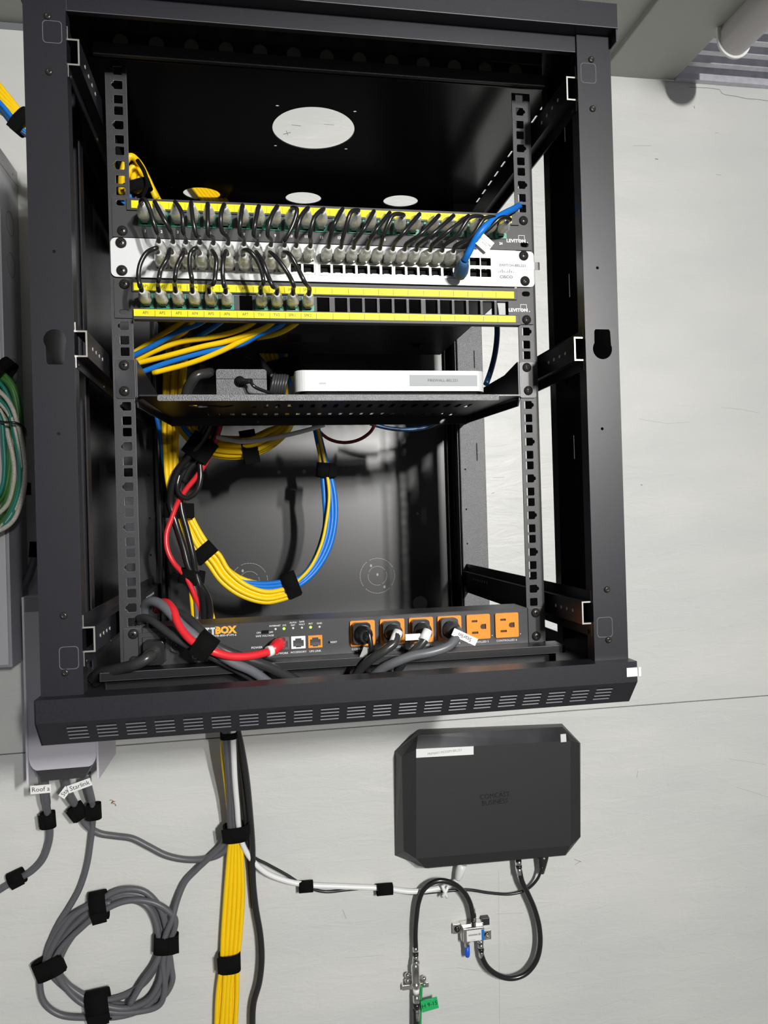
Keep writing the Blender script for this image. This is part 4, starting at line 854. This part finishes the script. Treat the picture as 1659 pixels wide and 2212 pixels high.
# cords under it
YC=380
def wallcord(label,px,r,mt,Y=YC,cat='power cord',name='power_cable',group=None): return cable(name,label,cat,cpx(px,Y),r,mt,group)
WG=mat('warm_grey_cord',(.105,.107,.118),.42)
t=thing('power_cable','grey cord leaving the left port of the pale box, with a white name flag',"power cord",at(100,1700,YC))
build('cord',M().tube(cpx([(95,1670,375),(97,1700,380),(101,1740,395),(105,1772,412),(108,1800,420),(104,1825,424),(92,1856,426),(70,1880,428),(40,1898,430),(10,1915,430),(-20,1935,430)],0),[6.5]*14+[5.6]*60,12,7),WG,t)
flag(t,at(88,1705,366),30,13,0,'Roof a',7.0)
t=thing('power_cable','grey cord from the middle port of the pale box to the hanging bundle',"power cord",at(150,1700,YC))
build('cord',M().tube(cpx([(140,1672,375),(143,1690,380),(150,1715,390),(163,1740,405),(176,1765,416),(190,1785,422),(215,1800,426),(250,1806,428),(285,1811,428),(320,1828,428),(360,1848,428),(405,1857,428),(445,1855,426),(475,1845,424),(498,1822,420),(506,1800,415),(505,1760,412)],0),[6.2]*20+[5.4]*100,12,7),WG,t)
flag(t,at(140,1712,368),17,11,52,'Sta',6.5)
t=thing('power_cable','grey cord from the right port of the pale box down into the round coil',"power cord",at(195,1700,YC))
build('cord',M().tube(cpx([(188,1670,375),(190,1695,380),(197,1725,392),(202,1752,408),(201,1775,418),(196,1820,424),(188,1870,426),(172,1920,426),(150,1960,426),(128,1995,426),(110,2035,424),(100,2075,422),(108,2110,422)],0),[6.0]*16+[4.6]*100,12,7),WG,t)
flag(t,at(172,1697,362),36,12,16,'Starlink',7.0)
strap('black strap on the left grey cord below the pale box',at(104,1771,408),(.05,0,-1),13,10,25)
strap('black strap on the middle grey cord below the pale box',at(169,1753,408),(.55,0,-.9),14,10,25)
strap('black strap on the right grey cord below the pale box',at(203,1752,406),(.02,0,-1),13,10,25)
strap('black strap on the grey cord at the left edge, near the lower coil',at(36,1896,426),(.9,0,.35),14,9,24)
m=M()
for k in range(6):
    a=Vector(at(245+random.uniform(-5,5),1733+random.uniform(-4,4),438)); b=a+Vector((random.uniform(-6,6),-1,random.uniform(-4,4))); m.tube([a,(a+b)/2+Vector((0,-2,2)),b],.45,6,3)
tag(build('copper_scrap',m,mat('copper',(.60,.25,.12),.3,.8)),'tiny twist of bare copper wire stuck to the wall','wire scrap')
# round coil of grey cord
g='turns of the round grey cord coil on the wall'
CO=[[(107,2090,430),(118,2055,430),(150,2010,428),(200,1965,428),(250,1940,428),(290,1937,428),(325,1960,428),(343,2000,430),(352,2038,430),(340,2080,430),(315,2120,430),(275,2148,430),(225,2160,430),(180,2148,430),(135,2118,430),(107,2090,430)],
 [(96,2085,424),(110,2035,424),(145,1985,422),(205,1950,420),(262,1922,420),(310,1925,420),(345,1960,420),(358,2000,422),(364,2038,424),(362,2090,424),(350,2135,424),(310,2178,424),(260,2195,424),(200,2198,424),(130,2192,426),(95,2165,426),(86,2120,426),(92,2085,424)],
 [(112,2085,418),(130,2050,418),(175,2005,416),(215,1972,414),(265,1948,414),(310,1945,414),(350,1958,414),(378,1985,416),(376,2010,418),(360,2045,420),(352,2080,420),(356,2130,420),(345,2170,420),(300,2185,420),(235,2185,420),(180,2168,420),(140,2130,420),(112,2085,418)],
 [(103,2092,434),(112,2060,434),(140,2015,432),(185,1975,432),(215,1950,430),(275,1930,430),(330,1945,432),(348,1990,434),(362,2040,434),(370,2090,434),(372,2120,432),(350,2155,432),(300,2172,432),(240,2168,432),(190,2160,432),(150,2140,432),(118,2112,432),(103,2092,434)],
 [(120,2095,424),(150,2130,424),(185,2155,422),(225,2172,420),(275,2178,420),(320,2160,420),(345,2120,420),(350,2075,422),(344,2040,422),(338,1995,424),(320,1960,424),(290,1945,424),(235,1955,422),(190,1985,424),(145,2040,424),(120,2095,424)],
 [(98,2100,420),(104,2070,420),(128,2020,418),(160,1978,418),(200,1955,418),(240,1950,418)],[(280,2170,412),(310,2120,412),(335,2085,412),(345,2060,414)]]
for k,l in enumerate(CO): cable('power_cable','grey cord turn in the large round coil on the wall at the lower left','power cord',cpx(l,0),5.0,WG,g,sub=6)
wallcord('grey cord rising from the round coil to the strap on the hanging bundle',[(350,2050,416),(358,2020,412),(372,1985,414),(383,1945,420),(400,1905,424),(425,1878,424),(455,1850,420),(480,1825,416),(492,1800,414)],5.0,WG,0)
strap('black strap at the top of the round grey coil',at(214,1956,420),(1,0,.1),27,13,26)
strap('black strap at the left of the round grey coil',at(106,2088,420),(-.35,0,1),27,14,30)
strap('black strap at the right of the round grey coil',at(359,2037,420),(.05,0,1),23,14,28)
strap('black strap at the bottom of the round grey coil',at(213,2172,420),(1,0,.1),29,14,36)
# hanging bundle under the rack
HB=[(460,1560),(475,1590),(482,1640),(490,1720),(496,1790),(500,1830),(498,1900),(492,1980),(486,2050),(482,2120),(476,2230)]
g='yellow cables of the bundle hanging below the rack'
for k in range(9):
    e=(k-4)
    l=[(493+e*2.6,1560,330),(494+e*3.2,1620,350),(502+e*2.6,1720,385),(508+e*2.4,1795,410),(508+e*3.5,1850,420),(506+e*4.6,1930,424),(501+e*4.7,2010,424),(496+e*4.3,2080,422),(491+e*4.7+(k%3-1)*2,2150,424),(487+e*5.0+(k%2)*3,2240,426)]
    l=[(x,y,Y+(5 if k%2 else 0)) for x,y,Y in l]
    cable('network_cable','yellow network cable in the bundle hanging down the wall below the rack','cable',cpx(l,0),4.0,CYE,g)
for l in ([(484,1570,318),(489,1620,335),(496,1700,368),(497,1760,392),(497,1795,402)],[(497,1570,318),(501,1650,345),(503,1730,380),(505,1795,404)]):
    wallcord('grey cord running down the front of the bundle just below the rack',l,5.4,WG,0,group='grey cords at the top of the hanging bundle')
t=thing('network_cable','white network cable running from the hanging bundle along the wall to the modem','cable',at(760,1916,428))
build('cord',M().tube(cpx([(503,1560,314),(504,1610,325),(507,1680,352),(512,1740,376),(516,1790,396),(522,1818,410),(540,1852,420),(570,1882,424),(610,1900,426),(660,1911,428),(740,1915,430),(830,1919,430),(890,1926,430),(935,1921,430),(970,1912,428),(990,1900,424)],0),4.6,12,7),CWH,t)
build('plug_boot',M().lathe(at(988,1902,424),(.35,0,1),[(0,4),(4,6),(14,8),(22,9),(30,8.5)],14),mat('pearl_boot',(.75,.75,.74),.35),t)
m=M().tube(cpx([(955,1912,420),(960,1925,418),(966,1938,420)],0),3.0,8,4).tube(cpx([(968,1914,420),(962,1928,417),(956,1936,420)],0),2.6,8,4); build('tape_tie',m,PAP,t)
blk=mat('satin_black_cord',(.02,.02,.022),.3)
cable('power_cable','thin black power lead running along the wall beneath the white cable to the modem','cable',cpx([(508,1570,320),(512,1650,350),(518,1740,385),(524,1800,408),(545,1848,424),(580,1868,428),(620,1890,430),(655,1912,430),(700,1926,432),(750,1922,432),(800,1918,432),(840,1922,432),(890,1930,432),(950,1926,430),(1010,1922,430),(1060,1929,430),(1105,1931,430),(1138,1921,428),(1160,1900,424),(1172,1872,418)],0),2.6,blk)
tag(build('power_plug',M().lathe(at(1170,1886,424),(.10,-.05,1),[(0,4.5),(12,7),(26,9.5),(34,10)],16),blk),'black power plug under the right end of the modem','plug')
for l,r,lb in (([(508,1560,330),(520,1610,345),(532,1680,370),(540,1760,400),(545,1830,418),(546,1900,422),(552,1960,424),(562,2020,424),(565,2070,422),(560,2120,422),(547,2170,424),(545,2240,424)],5.6,'thick black cord snaking down the wall right of the yellow bundle'),([(503,1560,336),(512,1610,350),(522,1690,380),(530,1770,405),(536,1830,424),(542,1900,430),(546,1960,432)],4.2,'thinner black cord behind the thick black one, right of the yellow bundle')):
    cable('power_cable',lb,'power cord',cpx(l,0),r,blk)
strap('black strap at the underside of the rack where the bundle comes out',at(494,1588,322),(0,0,1),15,12,10,tail=False)
strap('black strap gathering the hanging bundle of yellow, grey and white cables',at(510,1797,400),(.05,0,-1),24,18,25)
strap('black strap low on the yellow bundle near the bottom of the photo',at(496,2077,420),(.0,0,-1),21,14,30)
strap('black clip strap on the white cable, left one of two',at(661,1915,428),(1,0,-.03),11,9,24,tail=False)
strap('black clip strap on the white cable, right one of two, nearer the modem',at(831,1921,428),(1,0,-.03),11,9,28,tail=False)
# modem
def modem():
    t=thing('modem','large black box modem with cut corners screwed to the wall under the rack','modem',at(1060,1860,WY-1))
    Yf=400; 
    of=[(870,1650),(918,1598)]
    # outline in wall plane coordinates: back outline (WY) and front outline
    B=[at(x,y,WY-1) for x,y in ((853,1622),(905,1575),(1214,1563),(1254,1605),(1254,1808),(1222,1848),(925,1876),(853,1848))]
    F=[at(x,y,Yf) for x,y in ((868,1635),(903,1588),(1215,1570),(1252,1606),(1254,1807),(1221,1847),(918,1875),(872,1838))]
    T_=[at(x,y,Yf-9) for x,y in ((899,1650),(899,1619),(1232,1601),(1232,1640),(1233,1790),(1230,1826),(899,1855),(897,1820))]
    n=8; m=M()
    vs=[(p[0],WY-1,p[2]) for p in B]+[(p[0],p[1],p[2]) for p in F]
    # straight rear shell slightly smaller, then tapered bezel
    m.add(vs,[(i,(i+1)%n,n+(i+1)%n,n+i) for i in range(n)]+[tuple(range(n))])
    build('shell',m,MODM,t,bevel=.8)
    m=M(); fc=T_; 
    corners=[fc[1],fc[2],fc[5],fc[6]]
    Cn=[at(899,1619,Yf-9),at(1232,1600,Yf-9),at(1233,1827,Yf-9),at(899,1855,Yf-9)]
    P=F; V=[(p[0],p[1],p[2]) for p in P]+[tuple(c) for c in Cn]   # 0..7 outline, 8..11 inner face corners TL,TR,BR,BL
    m.add(V,[(1,2,9,8)],1); m.add(V,[(8,9,10,11),(2,3,9),(3,4,10,9),(4,5,10),(5,6,11,10),(6,7,11),(7,0,8,11),(0,1,8)],0)
    build('front',m,[MODM,MODG],t,recalc=True)
    a=at(900,1622,Yf-10); b=at(1023,1634,Yf-10)
    vs=[at(899,1618,Yf-9.6),at(1023,1612,Yf-9.6),at(1023,1630,Yf-9.6),at(899,1637,Yf-9.6)]
    l=build('paper_label',M().add(vs+[(x,y+.4,z) for x,y,z in vs],[(0,1,2,3),(7,6,5,4),(0,4,5,1),(1,5,6,2),(2,6,7,3),(3,7,4,0)]),PAP,t)
    c=at(961,1624.5,Yf-9.9); m=M(); text_m('PRIMARY MODEM-BEL221',4.0,c,m=m,rot=2.6,sx=.95); build('label_text',m,TXG,l)
    m=M()
    for s,py in (('COMCAST',1719),('BUSINESS',1733)): text_m(s,8.5,at(1069,py,Yf-9.25),m=m,sx=.95,rot=1.5)
    build('embossed_text',m,mat('gloss_emboss',(.016,.016,.016),.28),t)
    c=at(1215,1595,Yf-3); m=M(); vs=[at(1210,1586,Yf-6),at(1222,1585,Yf-6),at(1223,1602,Yf-9),at(1211,1603,Yf-9)]
    build('foil_mark',M().add([(x,y-1.2,z) for x,y,z in vs]+[(x,y+.8,z) for x,y,z in vs],[(0,1,2,3),(7,6,5,4),(0,4,5,1),(1,5,6,2),(2,6,7,3),(3,7,4,0)]),SILV,t)
    return t
modem()
# coax jumpers
def conn(parent,p,d,L=24,r=5.2):
    p=Vector(p); m=M().lathe(p,d,[(0,r),(L*.35,r),(L*.36,r*.8),(L*.6,r*.8),(L*.62,r*.92),(L,r*.9)],16); build('connector',m,CHR,parent)
    m=M().lathe(p+Vector(d).normalized()*L*.34,d,[(0,r*1.04),(L*.2,r*1.04)],16); build('connector_band',m,CBK,parent)
t=thing('coaxial_cable','black coaxial jumper arching from the ground block over to the splitter','cable',at(955,1905,420))
build('cord',M().tube(cpx([(898,2052,424),(897,2020,424),(899,1985,422),(905,1945,420),(918,1918,418),(945,1903,416),(975,1907,416),(1000,1925,418),(1015,1950,420),(1020,1972,422),(1022,1990,424)],0),4.6,12,8),CBK,t)
conn(t,at(898,2074,424),(0,0,1)); conn(t,at(1023,1990,424),(-.05,0,1))
t=thing('coaxial_cable','black coaxial cable looping from the splitter up to the underside of the modem','cable',at(1110,2110,420))
build('cord',M().tube(cpx([(1039,2048,424),(1041,2066,424),(1052,2088,422),(1075,2106,420),(1105,2113,420),(1135,2103,420),(1157,2077,420),(1166,2045,420),(1165,2005,420),(1155,1965,420),(1140,1930,420),(1128,1905,418),(1122,1880,416)],0),4.8,12,8),CBK,t)
conn(t,at(1038,2038,424),(.05,0,-1)); conn(t,at(1120,1858,416),(.04,0,-1),L=26)
# splitter
t=thing('coaxial_splitter','small silver splitter on the wall with a white and blue label and one blue cap','splitter',at(1022,2020,430))
x0,_,z1=at(1000,2006,418); x1,_,z0=at(1046,2030,418)
build('body',M().box(x0,x1,416,WY-2,z0,z1).box(x0-1.5,x1+1.5,424,WY-2,z0-1.5,z1+3),CHR,t,bevel=1)
l=build('printed_label',M().box(x0+6,x1-1,415.5,416,z0+1.5,z1-4),mat('paper_white',(.80,.80,.80),.4),t)
build('blue_stripe',M().box(x1-5.5,x1-1,415.3,415.5,z0+1.5,z1-4),CBL,l); m=M(); m.box(x0+9,x1-12,415.3,415.45,(z0+z1)/2-1.0,(z0+z1)/2+1.6).box(x1-11,x1-7,415.3,415.45,(z0+z1)/2-1.5,(z0+z1)/2+2.5); text_m('SPLITTER',1.6,((x0+x1)/2-2,415.4,z0+3.6),m=m); build('label_print',m,TXG,l)
for px,py,d in ((1023,2006,1),(1008,2030,-1),(1038,2030,-1)):
    p=at(px,py,424); build('threaded_port',M().lathe(p,(0,0,d),[(0,5.8),(4,5.8),(4.2,4.6),(12,4.6)],6 if False else 16),CHR,t)
p=at(1009,2042,424); build('blue_cap',M().lathe(p,(0,0,-1),[(0,4.6),(16,4.6),(20,3.6),(21,.2)],16),mat('cap_blue',(.01,.10,.62),.4),t)
for px,py in ((985,2005),(1050,2018)):
    a=at(px,py,434); build('mounting_ear',M().box(a[0]-6,a[0]+9,432,WY-.5,a[2]-9,a[2]+8),CHR,t,bevel=.6); a=at(px+3,py+4,430); build('screw',M().lathe(a,(0,-1,0),[(0,4.6),(1.5,4.2),(3.5,.1)],14),SCR if px<1000 else CHR,t)
a=at(1050,1988,430); build('ground_lug',M().box(a[0]-8,a[0]+6,428,WY-1,a[2]-8,a[2]+5),mat('dark_lug',(.05,.05,.06),.35,.5),t,bevel=.8)
# ground block
t=thing('ground_block','nickel cylindrical ground block on the wall below the left coaxial jumper','ground block',at(899,2110,430))
c=at(898,2128,424); build('barrel',M().lathe(c,(0,0,1),[(0,7.2),(2,7.4),(34,7.4),(36,6.5),(40,4.6),(48,4.6)],20),CHR,t)
build('hex_nut',M().lathe(at(898,2131,424),(0,0,1),[(0,9),(8,9)],6),CHR,t); build('hex_nut',M().lathe(at(898,2080,424),(0,0,1),[(0,7.5),(5,7.5)],6),CHR,t)
a=at(899,2127,434); build('flange',M().box(a[0]-26,a[0]+22,430,WY-.5,a[2]-5,a[2]+4),CHR,t,bevel=1)
for px,py in ((880,2106),(880,2118),(915,2113),(916,2126)):
    a=at(px,py,432); build('screw',M().lathe(a,(0,-1,0),[(0,5.2),(2,4.8),(5,3),(5.2,.1)],14),CHR,t)
build('plastic_collar',M().lathe(at(899,2145,424),(0,0,1),[(0,5.6),(8,6)],16),PAP,t)
t=thing('coaxial_cable','black coaxial cable running down out of the photo below the ground block','cable',at(898,2200,424))
conn(t,at(899,2148,424),(0,0,-1),L=44,r=6.2); build('cord',M().tube(cpx([(898,2180,424),(898,2205,424),(898,2260,424)],0),5.2,12,4),CBK,t)
cable('ground_wire','thin green ground wire running down beside the coaxial cable','wire',cpx([(910,2128,426),(909,2150,426),(908,2180,426),(907,2250,426)],0),2.6,mat('green_wire',(.02,.30,.08),.4))
t=thing('cable_tag','green tag handwritten 9-15 tied to the ground wire','tag',at(927,2170,420))
flag(t,at(928,2170,418),30,20,8,'H 9-15',7.0,mt=mat('tag_green',(.02,.45,.13),.4),name='tag_plate',thick=1)
cable('x','','',cpx([(908,2164,422),(918,2160,418),(940,2158,418)],0),.9,mat('tag_green',(0,0,0)),parent=t).name='tie_loop'
# clean up helper properties
for o in bpy.data.objects:
    if '_o' in o: del o['_o']
